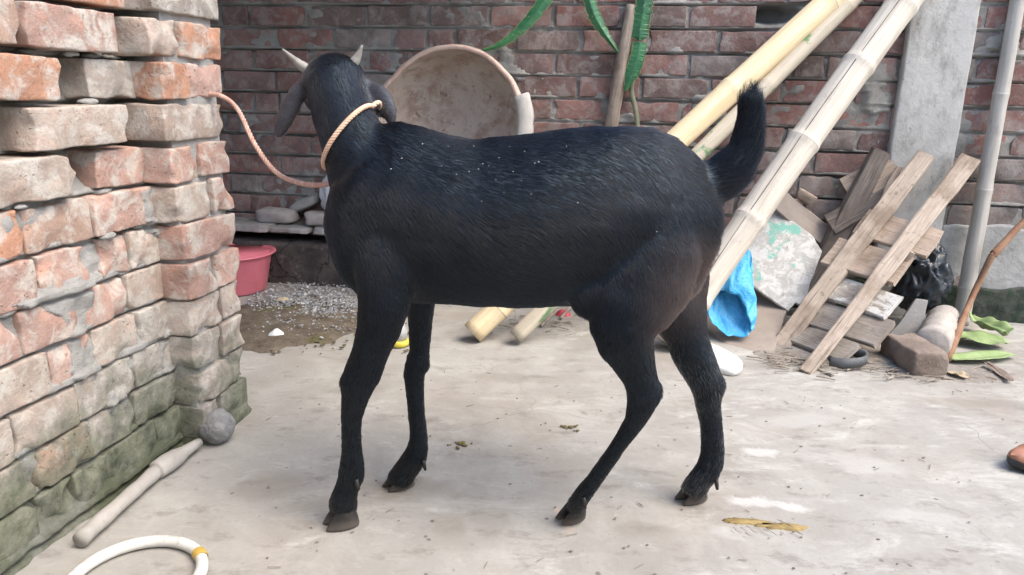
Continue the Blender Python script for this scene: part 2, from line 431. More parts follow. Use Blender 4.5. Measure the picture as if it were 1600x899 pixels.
M['club_ball'] = simple('grey_fuzzy', (.13, .13, .13), (.30, .295, .285), 26, .95, .9, .008, .15, 70, speck=((.34, .34, .33), 34, .58, .7))
M['rope'] = simple('orange_rope', (.44, .24, .18), (.60, .42, .34), 60, .85, .4, .002, .2)
M['rope2'] = simple('pale_rope', (.60, .36, .23), (.70, .50, .37), 60, .85, .4, .002, .2)
M['clay_in'] = None
t = NT('pot_clay')
c = t.mix(t.ramp(t.noise(7, 6, .62), (.3, 0), (.7, 1)), (.37, .30, .25), (.50, .44, .385))
c = t.mix(t.ramp(t.noise(13, 7, .72, None, .4), (.47, 0), (.62, .75)), c, (.26, .17, .125))
c = t.mix(t.ramp(t.noise(28, 6, .7), (.60, 0), (.66, .8)), c, (.13, .085, .065))
M['clay_in'] = t.bsdf(c, .88, t.noise(50, 6, .7), .4, .004, .25)
M['clay_rim'] = simple('pot_rim_clay', (.31, .295, .27), (.42, .40, .37), 16, .88, .4, .004, .25, speck=((.30, .26, .22), 25, .58, .5))
M['clay_break'] = simple('broken_clay_edge', (.50, .34, .27), (.62, .47, .39), 30, .92, .6, .005, .2)
t = NT('cactus_skin')
oc = t.objcoord()
c = t.mix(t.ramp(t.noise(9, 5, .6), (.35, 0), (.65, 1)), (.015, .095, .042), (.05, .185, .075))
c = t.mix(t.ramp(t.noise(60, 4, .7), (.6, 0), (.68, .6)), c, (.22, .33, .15))
M['cactus'] = t.bsdf(c, .45, t.noise(40, 4), .2, .003, .5)
M['cactus_edge'] = simple('cactus_margin', (.10, .20, .07), (.42, .36, .15), 30, .7)
M['vine'] = simple('dry_vine', (.13, .15, .095), (.22, .22, .15), 30, .85)
M['stake'] = wood('stake_wood', (.19, .155, .125), (.40, .335, .275), (20, 20, 1.8))
M['rust_stick'] = simple('reddish_twig', (.19, .085, .05), (.29, .19, .12), 13, .8, .5, .004, .25, 60, speck=((.2, .17, .13), 9, .55, .7))
M['leaf_green'] = simple('banana_leaf', (.19, .28, .10), (.30, .375, .18), 9, .5, .3, .003, .4, 60, speck=((.34, .31, .12), 14, .62, .7))
M['leaf_dry'] = simple('dry_leaf', (.30, .235, .155), (.44, .36, .25), 20, .85)
M['leaf_brown'] = simple('brown_leaf', (.15, .115, .09), (.25, .20, .16), 20, .9)
M['shard'] = simple('grey_shard', (.20, .195, .185), (.30, .29, .275), 10, .9, .5, .004, .25)
M['sackroll'] = simple('sack_roll', (.30, .27, .24), (.44, .41, .37), 22, .9, .5, .004, .2, 90)
M['block'] = simple('old_block', (.16, .125, .10), (.27, .22, .185), 12, .95, .8, .008, .2, 50, speck=((.10, .115, .07), 9, .54, .6))
M['rubber'] = simple('grey_rubber', (.06, .062, .067), (.13, .135, .14), 20, .6, .3, .002, .4)
M['sole'] = simple('white_sole', (.60, .60, .565), (.72, .72, .69), 20, .6, .3, .003, .4, speck=((.38, .36, .31), 26, .55, .6))
M['red_scrap'] = plastic('red_scrap', (.55, .06, .09), .5)
M['straw'] = simple('straw', (.17, .14, .11), (.34, .295, .24), 25, .9)
M['chaff'] = simple('chaff', (.42, .41, .37), (.62, .60, .55), 90, .85)
M['dung'] = simple('droppings', (.085, .065, .025), (.17, .14, .05), 60, .9)
M['smear'] = simple('yellow_smear', (.23, .16, .055), (.34, .25, .10), 40, .75, .4, .002)
M['paste'] = simple('white_paste', (.66, .65, .62), (.76, .755, .73), 30, .85, .4, .002)
M['skin'] = simple('brown_leather', (.30, .135, .08), (.40, .20, .13), 30, .5)
M['sandal'] = plastic('black_foam', (.018, .017, .016), .55)
M['nail'] = plastic('toe_nail', (.42, .25, .20), .35)
M['cup'] = plastic('clear_cup', (.72, .72, .71), .25, Transmission_Weight=.55)
M['cup_base'] = plastic('yellow_cup_base', (.62, .52, .06), .4)

# ------------------------------------------------------------------ ground
gv = []; gf = []
xs = [-30, -8, -3] + [-2.4 + .04 * i for i in range(121)] + [3, 8, 30]
ys = [-30, -8, -2] + [-.8 + .04 * i for i in range(106)] + [8, 30]
for y in ys:
    for x in xs:
        n = .0015 * (nz((x, y, 0), 2.2, 3) + .5 * nz((x, y, 0), 6, 5)) if -2.4 <= x <= 2.5 and -.8 <= y <= 3.4 else 0
        gv.append((x, y, n - .002))
nx_ = len(xs)
for j in range(len(ys) - 1):
    for i in range(nx_ - 1):
        a = j * nx_ + i; gf.append((a, a + 1, a + nx_ + 1, a + nx_))
g = obj('ground', gv, gf, M['ground']); g['kind'] = 'structure'

# ------------------------------------------------------------------ back wall
def basis(loc, ax, ay, az, s=(1, 1, 1)):
    m = Matrix(((ax.x, ay.x, az.x, loc.x), (ax.y, ay.y, az.y, loc.y), (ax.z, ay.z, az.z, loc.z), (0, 0, 0, 1)))
    return m @ Matrix.Diagonal((*s, 1))
def put_brick(me, parent, loc, ax, ay, az, color, s=(1, 1, 1)):
    o = bpy.data.objects.new('brick', me); col.objects.link(o); o.parent = parent
    o.matrix_local = basis(Vector(loc) - worldloc(parent), ax, ay, az, s)
    o.color = (*color, 1)
    return o
def mesh_of(v, f, mat):
    me = bpy.data.meshes.new('brick'); me.from_pydata([tuple(p) for p in v], [], f)
    me.polygons.foreach_set('use_smooth', [True] * len(f)); me.materials.append(mat); me.update(); return me
CO = .0855; JT = .013
ZREF = Bk(577, 43).z                                        # a bed joint read off the photograph
z0 = ZREF - math.floor(ZREF / CO) * CO
SREF = (Bk(480, 40) - W0).dot(WU)
LMOD = .2495
wall = empty('brick_wall', W0, 'weathered red brick wall across the back of the yard behind the goat', 'wall')
stretch = [mesh_of(*worn_box(LMOD - JT, .10, CO - JT, .0035, .0030, 20 + k, (8, 2, 3), 8), M['brick_back']) for k in range(18)]
S_L, S_R = -3.42, 1.08
PILL = sorted(((Bk(1388, 230) - W0).dot(WU), (Bk(1490, 230) - W0).dot(WU)))
def back_color(s, rs, z=1.0):
    base = rs.choice([(.215, .118, .100), (.195, .105, .092), (.235, .140, .120), (.175, .112, .098), (.205, .135, .122), (.165, .122, .108), (.205, .175, .158)])
    k = rs.uniform(1.15, 1.65)
    gq = max(0, min(1, (.62 - z) / .25)) * max(0, min(1, (s + 1.3) / .5)) * .7
    base = tuple(c * (1 - gq) + h_ * gq for c, h_ in zip(base, (.25, .225, .205)))
    g_ = sum(base) / 3
    return tuple((c * .94 + g_ * .06) * k for c in base)
rs = random.Random(4)
nb = 0
rows = []
k = 0
HOLE = (Bk(1205, 22) - W0)
hole_s, hole_z = HOLE.dot(WU), HOLE.z
while z0 + k * CO < 1.40:
    zb = z0 + k * CO
    par = round((zb - ZREF) / CO) % 2
    ph = SREF + (0 if par == 0 else .41 * LMOD) + rs.uniform(-.012, .012)
    n0 = math.floor((S_L - ph) / LMOD)
    s = ph + n0 * LMOD
    joints = []
    while s < S_R:
        a, b = s, s + LMOD + rs.uniform(-.008, .008)
        joints.append(a)
        if a > S_L and not (a > PILL[0] and b < PILL[1]):
            segs = [(a, b)]
            if rs.random() < .09: m_ = a + LMOD * rs.uniform(.4, .6); segs = [(a, m_), (m_, b)]; joints.append(m_)
            for (p, q) in segs:
                cz = zb + CO / 2 + rs.uniform(-.002, .002)
                if abs(cz - hole_z) < CO * .5 and p < hole_s < q:
                    q = hole_s - .02
                    if q - p < .06: continue
                L = (q - p - JT) / (LMOD - JT)
                off = rs.uniform(-.002, .009)
                tilt = rs.uniform(-.006, .006)
                ax = (WU * math.cos(tilt) + Vector((0, 0, 1)) * math.sin(tilt)); az = (Vector((0, 0, 1)) * math.cos(tilt) - WU * math.sin(tilt))
                vis = (p + q) / 2 > -2.95 and zb < 1.45
                if not vis and zb > 1.5: pass
                flip = rs.choice((-1, 1))
                put_brick(rs.choice(stretch), wall, W0 + WU * ((p + q) / 2) - WV * (off - .05) + Vector((0, 0, cz)), ax * flip, WV * flip, az, back_color(p, rs, cz), (L, 1, rs.uniform(.98, 1.025)))
                nb += 1
        s = b
    rows.append((zb, joints)); k += 1
# mortar: one sheet of the wall's core, sunk under every brick and squeezed out over some edges
mv = []; mf = []
NX, NZ = 300, 380
ZT = rows[-1][0] + CO
for j in range(NZ + 1):
    z = -.05 + (ZT + .05) * j / NZ
    u = ((z - z0) / CO) % 1.0
    for i in range(NX + 1):
        s = S_L + (S_R - S_L) * i / NX
        d = -.004 + .008 * nz((s, z, 0), 9, 2) + .008 * nz((s, z, 0), 28, 4)
        if u > .88: d -= .020 * max(0, .5 + 1.3 * nz((s, z, 0), 4, 8))        # the raked gap right under the next course
        if u < .12: d += .006 * (.5 + nz((s, z, 0), 5, 6))
        sm_ = nz((s, z, 0), 5.0, 11) + .35 * nz((s, z, 0), 17, 13)
        if sm_ > .43: d += .014 * min(1, (sm_ - .43) / .05)                # smears over the face
        e = math.hypot((s - hole_s) / .075, (z - hole_z) / .03)
        if e < 1.3: d -= .07 * min(1, 1.3 - e) * 2
        p = W0 + WU * s - WV * d; mv.append((p.x, p.y, z))
for j in range(NZ):
    for i in range(NX):
        a = j * (NX + 1) + i; mf.append((a, a + 1, a + NX + 2, a + NX + 1))
mo = obj('mortar', mv, mf, M['mortar_back'], wall)
# body of the wall behind it
gg = Geo()
def wbox(gg, s0, s1, o0, o1, za, zb):
    v = []
    for z in (za, zb):
        for s, o in ((s0, o0), (s1, o0), (s1, o1), (s0, o1)):
            p = W0 + WU * s - WV * o; v.append((p.x, p.y, z))
    gg.add(v, [(3, 2, 1, 0), (4, 5, 6, 7), (0, 1, 5, 4), (1, 2, 6, 5), (2, 3, 7, 6), (3, 0, 4, 7)])
wbox(gg, S_L, S_R, -.16, -.10, -.05, ZT - .004)
gg.build('wall_core', M['mortar_back'], wall, False)
def wallpt_(s, o, z):
    p = W0 + WU * s - WV * o; return Vector((p.x, p.y, z))
# plaster band low on the right, mossy footing along the foot of the wall
def relief_sheet(s0, s1, za, zb, base, amp, n, seed, edge=None, depth=.03):
    v = []; f = []
    NXs, NZs = n
    for j in range(NZs + 1):
        for i in range(NXs + 1):
            s = s0 + (s1 - s0) * i / NXs
            top = zb + (edge * (nz((s, 0, 0), 7, seed) + .5 * nz((s, 0, 0), 21, seed)) if edge else 0)
            z = za + (top - za) * j / NZs
            d = base + amp * (nz((s, z, 0), 6, seed) + .6 * nz((s, z, 0), 19, seed + 3) + .3 * nz((s, z, 0), 50, seed))
            if j == NZs or i == 0 or i == NXs: d = -depth
            p = W0 + WU * s - WV * d; v.append((p.x, p.y, z))
    for j in range(NZs):
        for i in range(NXs):
            a = j * (NXs + 1) + i; f.append((a, a + 1, a + NXs + 2, a + NXs + 1))
    return v, f
sPl = (Bk(1440, 380) - W0).dot(WU)
zM = Bk(1560, 446).z
zP = Bk(1560, 352).z
obj('plaster_band', *relief_sheet(PILL[1] - .01, S_R, zM - .04, zP, .010, .006, (110, 30), 5, .03), M['plaster'], wall)
obj('mossy_footing', *relief_sheet(-2.6, S_R, -.03, zM, .022, .012, (200, 22), 9, .012), M['moss'], wall)

# side wall closing the yard's back left corner, hidden behind the near wall
gg = Geo(); wbox(gg, S_L - .12, S_L + .03, -.1, 1.30, -.05, ZT - .002)
sw_ = gg.build('side_wall', M['mortar_back'], None, False); sw_['kind'] = 'structure'
# unseen roof sheet added to shade the back left corner, resting on the wall tops
rv = []; rf = []
for j in range(9):
    for i in range(161):
        s_ = S_L + 1.75 * i / 160; o_ = -.2 + 1.75 * j / 8
        rv.append(wallpt_(s_, o_, ZT + .03 + .20 * j / 8 + .012 * math.sin(i * .78)))
for j in range(8):
    for i in range(160):
        a = j * 161 + i; rf.append((a, a + 1, a + 162, a + 161))
M['tin'] = simple('old_tin', (.16, .13, .11), (.26, .24, .22), 8, .7)
rfo = obj('added_shade_roof', rv, rf, M['tin']); tag(rfo, 'unseen corrugated tin roof sheet added to shade the back left corner', 'roof')
rfo.modifiers.new('sheet', 'SOLIDIFY').thickness = .002

# cement pillar built against the wall
pil = Geo()
pw0, pw1 = PILL
rings = []
for z in [-.02 + i * .03 for i in range(56)]:
    r_ = []
    for (s, o) in [(pw0, -.06), (pw0, -.01), (pw0, .024), (pw0 + .003, .030), (pw0 + .008, .0315), (pw0 + .05, .0315), ((pw0 + pw1) / 2, .032), (pw1 - .05, .0315), (pw1 - .008, .0315), (pw1 - .003, .030), (pw1, .024), (pw1, -.01), (pw1, -.06)]:
        e = .002 * nz((s, z, o), 6, 2) + .002 * nz((s, z, o), 31, 5)
        p = W0 + WU * (s + e) - WV * (o + e); r_.append((p.x, p.y, z))
    rings.append(r_)
pil.loft(rings)
tag(pil.build('concrete_pillar', M['pillar']), 'grey cement pillar standing against the brick wall behind the leaning planks', 'pillar')

# unseen wall behind the camera, added to darken reflections on the goat's flank
hv_, hf_ = box_surface([-3.2 + .4 * i for i in range(19)], [-3.1, -2.9], [-.05 + .3 * i for i in range(11)])
hw_ = obj('added_shade_wall', [p + Vector((0, .01 * nz(p, 2, 4), 0)) for p in hv_], hf_, M['plaster']); hw_['kind'] = 'structure'

# ------------------------------------------------------------------ near brick wall at the left, with its pier
lw = empty('rough_brick_wall', Lf(.2, 0, 0), 'rough half built brick wall with mossy foot and toothed bricks, close on the left', 'wall')
ZR = {c: .887 - .083 * i for i, c in enumerate('ABCDEFGHIJK')}
ORG, PNK, PAL, GRY, DRK = (.53, .30, .20), (.48, .325, .27), (.47, .395, .335), (.37, .34, .30), (.41, .30, .24)
LROWS = {
 'A': [(-.10, .165, .012, DRK), (.172, .386, .016, PNK)],
 'B': [(-.26, -.01, .0, PNK), (-.002, .242, .012, ORG), (.318, .472, -.004, GRY)],
 'C': [(-.19, .062, .0, DRK), (.164, .391, .014, PAL)],
 'D': [(-.01 - .25, -.018, 0, PAL), (-.01, .247, .012, PAL), (.314, .460, .0, PNK)],
 'E': [(-.12, .122, .004, ORG), (.130, .278, .0, DRK), (.286, .468, .004, PNK)],
 'F': [(-.12, .132, .004, PNK), (.146, .252, .002, PNK), (.297, .364, .0, PNK), (.371, .476, .004, PAL)],
 'G': [(-.16, .081, .004, PNK), (.090, .211, .003, PNK), (.220, .347, .0, PNK), (.356, .486, .0, PAL)],
 'H': [(-.11, .128, .005, PAL), (.138, .234, 0, PNK), (.243, .362, .0, PAL), (.371, .49, .003, GRY)],
 'I': [(-.20, .039, .004, PAL), (.047, .181, .004, PAL), (.190, .346, 0, GRY), (.354, .49, .0, GRY)],
 'J': [(-.17, .067, .002, PAL), (.077, .202, .004, ORG), (.211, .325, 0, GRY), (.334, .49, .002, GRY)],
 'K': [(-.18, .060, .006, PAL), (.068, .145, .0, GRY), (.153, .230, .004, GRY), (.238, .385, .0, GRY), (.393, .49, .004, GRY)]}
bseed = [100]
def left_brick(s0, s1, off, zc, colr, W=.112, H=.0765, jit=1.0):
    if zc > .6 and H == .0765: H = .0715
    bseed[0] += 1; sd_ = bseed[0]; r2 = random.Random(sd_)
    v, f = worn_box(s1 - s0 + .006, W, H, .0038, .0036, sd_, (14, 5, 7), 12)
    me = mesh_of(v, f, M['brick_left'])
    yaw_ = r2.uniform(-.03, .03) * jit; roll_ = r2.uniform(-.02, .02) * jit
    ax = (LW * math.cos(yaw_) + LN * math.sin(yaw_)); ay = Vector((0, 0, 1)).cross(ax)
    az = Vector((0, 0, 1)) * math.cos(roll_) + ax * math.sin(roll_); ax = ay.cross(az)
    k = r2.uniform(.88, 1.12)
    put_brick(me, lw, Lf((s0 + s1) / 2, off - W / 2, zc), ax, ay, az, tuple(c * k for c in colr))
for c, lst in LROWS.items():
    for (a, b, off, colr) in lst: left_brick(a, b, off, ZR[c], colr)
    a = min(x[0] for x in lst)
    for q in range(2):
        r2 = random.Random(ord(c) * 3 + q)
        left_brick(a - .245, a - .012, r2.uniform(0, .012), ZR[c], r2.choice([PNK, PAL, ORG, DRK])); a -= .25
for i in range(1, 5):                                        # courses above the frame
    zc = .887 + .083 * i; a = -.62 + .11 * (i % 2)
    r2 = random.Random(i)
    while a < .44:
        if i == 1 and abs(a - .13) < .01: pass
        left_brick(a, min(a + .235, .47), r2.uniform(-.004, .016), zc, r2.choice([PNK, ORG, PAL, DRK])); a += .248
PO = .062
pend = .655
PROWS = {'A': [(.425, .505, PAL), (.512, pend, ORG)], 'B': [(.445, .528, ORG), (.535, pend, PNK)], 'C': [(.440, pend, PAL)],
         'D': [(.450, .545, PNK), (.553, pend, PNK)], 'E': [(.455, .575, PAL), (.583, pend, PNK)], 'F': [(.462, pend, PNK)],
         'G': [(.462, .56, PNK), (.567, pend, PNK)], 'H': [(.465, .575, PAL), (.583, pend, PAL)], 'I': [(.465, .565, GRY), (.573, pend, PAL)],
         'J': [(.470, .60, PAL), (.607, pend, PAL)], 'K': [(.470, .535, GRY), (.543, pend, GRY)]}
for c, lst in PROWS.items():
    for (a, b, colr) in lst: left_brick(a, b, PO + random.uniform(-.005, .006), ZR[c] + random.uniform(-.003, .003), colr, W=.16)
for i in range(1, 5): left_brick(.43, pend, PO, .887 + .083 * i, GRY if i == 1 else PNK, W=.16)
left_brick(.48, .66, PO + .004, .004, GRY, W=.16, H=.06)
# mortar between its bricks: nearly flush low down, sunk where the bricks are laid open
mv = []; mf = []
NX, NZ = 260, 330
for j in range(NZ + 1):
    z = -.03 + 1.28 * j / NZ
    u = ((z - (.887 - .0415)) / .083) % 1.0
    for i in range(NX + 1):
        s = -.9 + 1.40 * i / NX
        d = -.012 + .010 * nz((s, z, 0), 11, 2) + .008 * nz((s, z, 0), 33, 4)
        if z > .59: d -= .05 * min(1, (z - .59) / .05)
        elif nz((s, z, 0), 7, 11) > .25: d += .012
        if u < .16: d += .007
        if u > .90: d -= .010
        if z < .07: d += .02 * (1 - z / .07)
        p = Lf(s, d, z); mv.append(p)
for j in range(NZ):
    for i in range(NX):
        a = j * (NX + 1) + i; mf.append((a, a + 1, a + NX + 2, a + NX + 1))
obj('mortar', mv, mf, M['mortar_left'], lw)
gg = Geo()
def lbox(s0, s1, o0, o1, za, zb):
    gg.add([Lf(s, o, z) for z in (za, zb) for s, o in ((s0, o0), (s1, o0), (s1, o1), (s0, o1))],
           [(3, 2, 1, 0), (4, 5, 6, 7), (0, 1, 5, 4), (1, 2, 6, 5), (2, 3, 7, 6), (3, 0, 4, 7)])
lbox(-.9, .64, -.24, -.10, -.03, 1.24)
lbox(.47, .645, -.095, PO - .014, -.03, 1.24)
gg.build('wall_core', M['mortar_left'], lw, False)
r2 = random.Random(5)
gb = Geo()
for q in range(26):                                          # lumps of mortar left on the courses
    c = r2.choice('BCDEFGHI'); s = r2.uniform(-.1, .46); zc = ZR[c] + .042
    rad = r2.uniform(.005, .013)
    bm = bmesh.new(); bmesh.ops.create_icosphere(bm, subdivisions=2, radius=1)
    o_ = r2.uniform(-.02, .002) if c in 'EFGHI' else r2.uniform(-.045, -.01)
    vs = [Lf(s + v.co.x * rad * 1.9 * (1 + .4 * nz(v.co, 2, q)), o_ + v.co.y * rad, zc + v.co.z * rad * .55 * (1 + .6 * nz(v.co, 2.5, q + 3))) for v in bm.verts]
    gb.add(vs, [[v.index for v in f.verts] for f in bm.faces]); bm.free()
o = gb.build('mortar_lumps', M['mortar_left'], lw); o['kind'] = 'stuff'

# ------------------------------------------------------------------ stone ledge at the foot of the wall, left
def wallpt(s, o, z):
    p = W0 + WU * s - WV * o; return Vector((p.x, p.y, z))
gfr = G(450, 443)
LO = -((gfr - W0).dot(WV)); LS = (gfr - W0).dot(WU)          # how far the ledge stands off the wall
d_ = ray(450, 362); tt_ = ((W0 - WV * LO - CAM).dot(WV)) / d_.dot(WV)
LZ = (CAM + d_ * tt_).z
ledge = empty('stone_ledge', wallpt(LS, LO / 2, 0), 'dark low ledge with cracked slab top along the wall foot behind the pink tub', 'ledge')
lv, lf = box_surface([LS - .75 + .025 * i for i in range(66)], [0, LO * .5, LO], [-.03 + (LZ - .02) * i / 12 for i in range(13)])
lv2 = []
for p in lv:
    e = .008 * nz(p, 9, 3) + .005 * nz(p, 27, 5)
    lv2.append(wallpt(p.x, min(p.y + (e if p.y > .01 else 0), LO + .02), p.z + (e * .6 if p.z > .1 else 0)))
fix_normals(obj('render_body', lv2, lf, M['ledge'], ledge))
a = LS - .55
for k, (l, h, o, dz) in enumerate([(.20, .026, .004, 0), (.27, .030, .012, .002), (.165, .022, .006, -.004), (.22, .026, .0, 0), (.19, .024, .01, 0)]):
    v, f = worn_box(l, LO * .96, h, .005, .004, 300 + k, (8, 4, 2), 8)
    obj('slab', [wallpt(a + l / 2 + p.x, LO / 2 + o + p.y, LZ - h / 2 + dz + .018 + p.z) for p in v], f, M['slab'], ledge)
    a += l + .008
LTOP = LZ + .018
# stones lying on it
UP0 = Vector((0, 0, 1))
def stone(name, px, py, off, size, seed, mat, label, cat='stone', group=None, rot=0.0, base=None, tilt=0.0, flat=1.0):
    c = Bk(px, py, off)
    bm = bmesh.new(); bmesh.ops.create_icosphere(bm, subdivisions=3, radius=1)
    cr, sr = math.cos(rot), math.sin(rot); vs = []
    for v in bm.verts:
        q = v.co.copy()
        q = Vector([math.copysign(abs(x) ** .62, x) for x in q])
        q = q * (1 + .16 * nz(q, 1.3, seed) + .07 * nz(q, 3.5, seed + 1))
        q = Vector((q.x * size[0], q.y * size[1], q.z * size[2]))
        q.z += q.x * tilt
        x, y = q.x * cr - q.y * sr, q.x * sr + q.y * cr
        vs.append(c + WU * x - WV * y + Vector((0, 0, q.z)))
    if base is not None:
        dz = base - min(v.z for v in vs) - .002; vs = [v + Vector((0, 0, dz)) for v in vs]
    fs = [[v.index for v in f.verts] for f in bm.faces]; bm.free()
    return tag(obj(name, vs, fs, mat), label, cat, group)
stone('flat_stone', 432, 334, LO * .5, (.088, .05, .032), 3, M['stone'], 'flat pale grey stone at the left end of the ledge top', 'stone', None, .1, LTOP)
stone('flat_stone', 500, 343, LO * .55, (.062, .045, .030), 8, M['stone'], 'brownish flat stone on the ledge against the goat chest', 'stone', None, -.1, LTOP)
stone('flat_stone', 478, 318, LO * .22, (.070, .04, .026), 13, M['slab'], 'tilted grey stone slanting up behind two flatter stones on the ledge', 'stone', None, .0, None, .42)

def crumpled(name, center, radii, seed, mat, parent=None, amp=.22, sub=4, ax=(1, 0, 0), fold=6.0):
    bm = bmesh.new(); bmesh.ops.create_icosphere(bm, subdivisions=sub, radius=1)
    vs = []
    for v in bm.verts:
        q = v.co.copy()
        st = Vector((q.x, q.y, q.z * .45))
        w1 = st + nzv(q, 1.6, seed) * .45
        r1 = 1 - 2.2 * abs(nz(w1, fold * .22, seed)); r2_ = 1 - 2.2 * abs(nz(w1, fold * .55, seed + 4))
        q = q * (1 + amp * (.75 * r1 + .4 * r2_) - amp * .4)
        vs.append(Vector(center) + WU * q.x * radii[0] - WV * q.y * radii[1] + Vector((0, 0, q.z * radii[2])))
    fs = [[v.index for v in f.verts] for f in bm.faces]; bm.free()
    return obj(name, vs, fs, mat, parent)
o = crumpled('plastic_sack', Bk(527, 305, LO * .45), (.065, .05, .085), 5, M['bag_white'], None, .3)
tag(o, 'crumpled white and blue plastic sack on the ledge half hidden by the goat chest', 'sack')

# ------------------------------------------------------------------ pink tub behind the pier
tc = G(366, 452); tc = Vector((tc.x, tc.y, 0))
tub = empty('plastic_tub', tc, 'pink plastic tub on the ground half hidden behind the brick pier', 'tub')
tr = 62 * mpp((tc.x, tc.y, .15)); th = .158
prof = [(.0, .012), (tr * .70, .008), (tr * .76, 0), (tr * .80, .006), (tr * .97, th * .93), (tr * .985, th * .95), (tr * 1.06, th * .955), (tr * 1.085, th * .975), (tr * 1.07, th), (tr * .99, th), (tr * .94, th * .96), (tr * .79, .02), (tr * .74, .014), (0.0, .014)]
gt = Geo(); n = 56
rings = [[tc + Vector((r * math.cos(2 * math.pi * j / n), r * math.sin(2 * math.pi * j / n), z)) for j in range(n)] for r, z in prof[1:-1]]
gt.loft(rings[:4] + rings[4:6], cap=False); gt.build('body', M['tub'], tub)
gt = Geo(); gt.loft(rings[5:10], cap=False); gt.build('rim', M['tub'], tub)
gt = Geo(); gt.loft(rings[9:], cap=True); gt.build('inside', M['tub'], tub)

# ------------------------------------------------------------------ gravel and soil at the ledge foot
def ground_blob(px, py, rx, ry, h, seed, n=40, rings=9, rot=0.0):
    c = G(px, py); v = [c + Vector((0, 0, h))]; f = []
    for k in range(1, rings + 1):
        for j in range(n):
            a = 2 * math.pi * j / n; q = k / rings
            e = q * (1 + .22 * nz((math.cos(a), math.sin(a), 0), 1.6, seed) + .12 * nz((math.cos(a), math.sin(a), 0), 5, seed) + .10 * nz((math.cos(a), math.sin(a), 0), 13, seed))
            x, y = math.cos(a) * rx * e, math.sin(a) * ry * e
            x, y = x * math.cos(rot) - y * math.sin(rot), x * math.sin(rot) + y * math.cos(rot)
            z = h * (1 - q ** 2) * (1 + .5 * nz((x, y, 0), 14, seed)) + (.0025 if q < 1 else -.004)
            v.append(Vector((c.x + x, c.y + y, z)))
    for j in range(n): f.append((0, 1 + j, 1 + (j + 1) % n))
    for k in range(rings - 1):
        for j in range(n):
            a = 1 + k * n + j; b = 1 + k * n + (j + 1) % n; f.append((a, a + n, b + n, b))
    return v, f
o = obj('soil', *ground_blob(455, 502, .30, .27, .012, 4, 60, 16), M['soil']); o['kind'] = 'structure'
tet = bmesh.new(); bmesh.ops.create_icosphere(tet, subdivisions=1, radius=1)
ivs = [v.co.copy() for v in tet.verts]; ifs = [[v.index for v in f.verts] for f in tet.faces]; tet.free()
r2 = random.Random(11)
gg = Geo()
for q in range(2600):
    px, py = r2.gauss(500, 62), r2.gauss(472, 21)
    if px < 385 or py < 446 or py > 535 or px > 760: continue
    c = G(px, py); sz = r2.uniform(.002, .006) * (1.5 if r2.random() < .07 else 1)
    if nz(c, 9, 4) < -.25 and r2.random() < .7: continue
    rr = Matrix.Rotation(r2.uniform(0, 6.28), 3, 'Z') @ Matrix.Rotation(r2.uniform(0, 6.28), 3, 'X')
    sx_, sy_, sz_ = r2.uniform(.8, 1.5), r2.uniform(.6, 1), r2.uniform(.5, .9)
    gg.add([c + rr @ Vector((v.x * sz * sx_, v.y * sz * sy_, v.z * sz * sz_)) * r2.uniform(.85, 1.15) + Vector((0, 0, sz * .3 + .012 * max(0, 1 - ((px - 470) / 120) ** 2))) for v in ivs], ifs)
o = gg.build('gravel', M['gravel'], None, False); tag(o, 'small grey gravel chips scattered at the foot of the dark ledge', None, None, 'stuff')
gg = Geo(); r2 = random.Random(12)
for q in range(420):
    px, py = r2.uniform(392, 640), r2.uniform(485, 556)
    if r2.random() > 1.35 - (py - 485) / 75: continue
    c = G(px, py); sz = r2.uniform(.0015, .006)
    gg.add([c + Vector((v.x * sz * r2.uniform(1, 1.6), v.y * sz, v.z * sz * .7 + sz * .4 + .003)) for v in ivs], ifs)
o = gg.build('soil_crumbs', M['soil'], None, False); tag(o, 'crumbs of dark soil along the edge of the gravel', None, None, 'stuff')
for k, (px, py, cc, lb) in enumerate([(442, 474, 'leaf_dry', 'curled tan dry leaf lying on the gravel near the pink tub'), (432, 528, 'sole', 'small pale scrap on the dark soil before the gravel')]):
    v, f = ground_blob(px, py, .026, .016, .012, 30 + k, 14, 4, .4)
    v = [p + Vector((0, 0, .016 + .012 * nz(p, 40, k))) for p in v]
    o = obj('dry_leaf' if k == 0 else 'paper_scrap', v, f, M[cc]); tag(o, lb, 'leaf' if k == 0 else 'scrap')

# ------------------------------------------------------------------ broken clay pot leaning on the wall
PC = Bk(700, 196, .27)
pot = empty('broken_clay_pot', Bk(700, 300, .2), 'big broken clay pot leaning open side out against the wall above the goat back', 'pot')
m_ = mpp(PC)
Rp = 116 * m_
ax_ = (-WV * .97 + Vector((0, 0, .16)) - WU * .10).normalized()          # out of the mouth
px_ = WU.copy(); px_ = (px_ - ax_ * px_.dot(ax_)).normalized(); pz_ = px_.cross(ax_); pz_ = -pz_ if pz_.z < 0 else pz_
def pot_point(phi, t, thick=0.0):
    """t: 0 at the bottom of the bowl, 1 at the broken rim"""
    cx, cy = math.cos(phi), math.sin(phi)
    low = 1 + .32 * max(0, -cy) ** 2
    rr = (Rp + thick) * low
    dl = abs(((phi - 2.70) + math.pi) % (2 * math.pi) - math.pi)
    spike = .07 * max(0, 1 - dl / .26) ** 1.5
    nb_ = .0 * max(0, 1 - abs(((phi - 2.25) + math.pi) % (2 * math.pi) - math.pi) / .8)
    te = t * (1 + (.10 * spike))
    a = te * math.pi * .5
    prof_r = math.sin(a) ** .85 * rr * (1 + spike * t ** 6 - nb_ * t ** 3 + .012 * nz((cx, cy, 0), 5, 2) * t ** 6)
    prof_d = -max(0, math.cos(a)) ** .9 * (Rp * .80 + thick)
    return PC + px_ * cx * prof_r + pz_ * cy * prof_r + ax_ * prof_d
NPH, NT_ = 96, 22
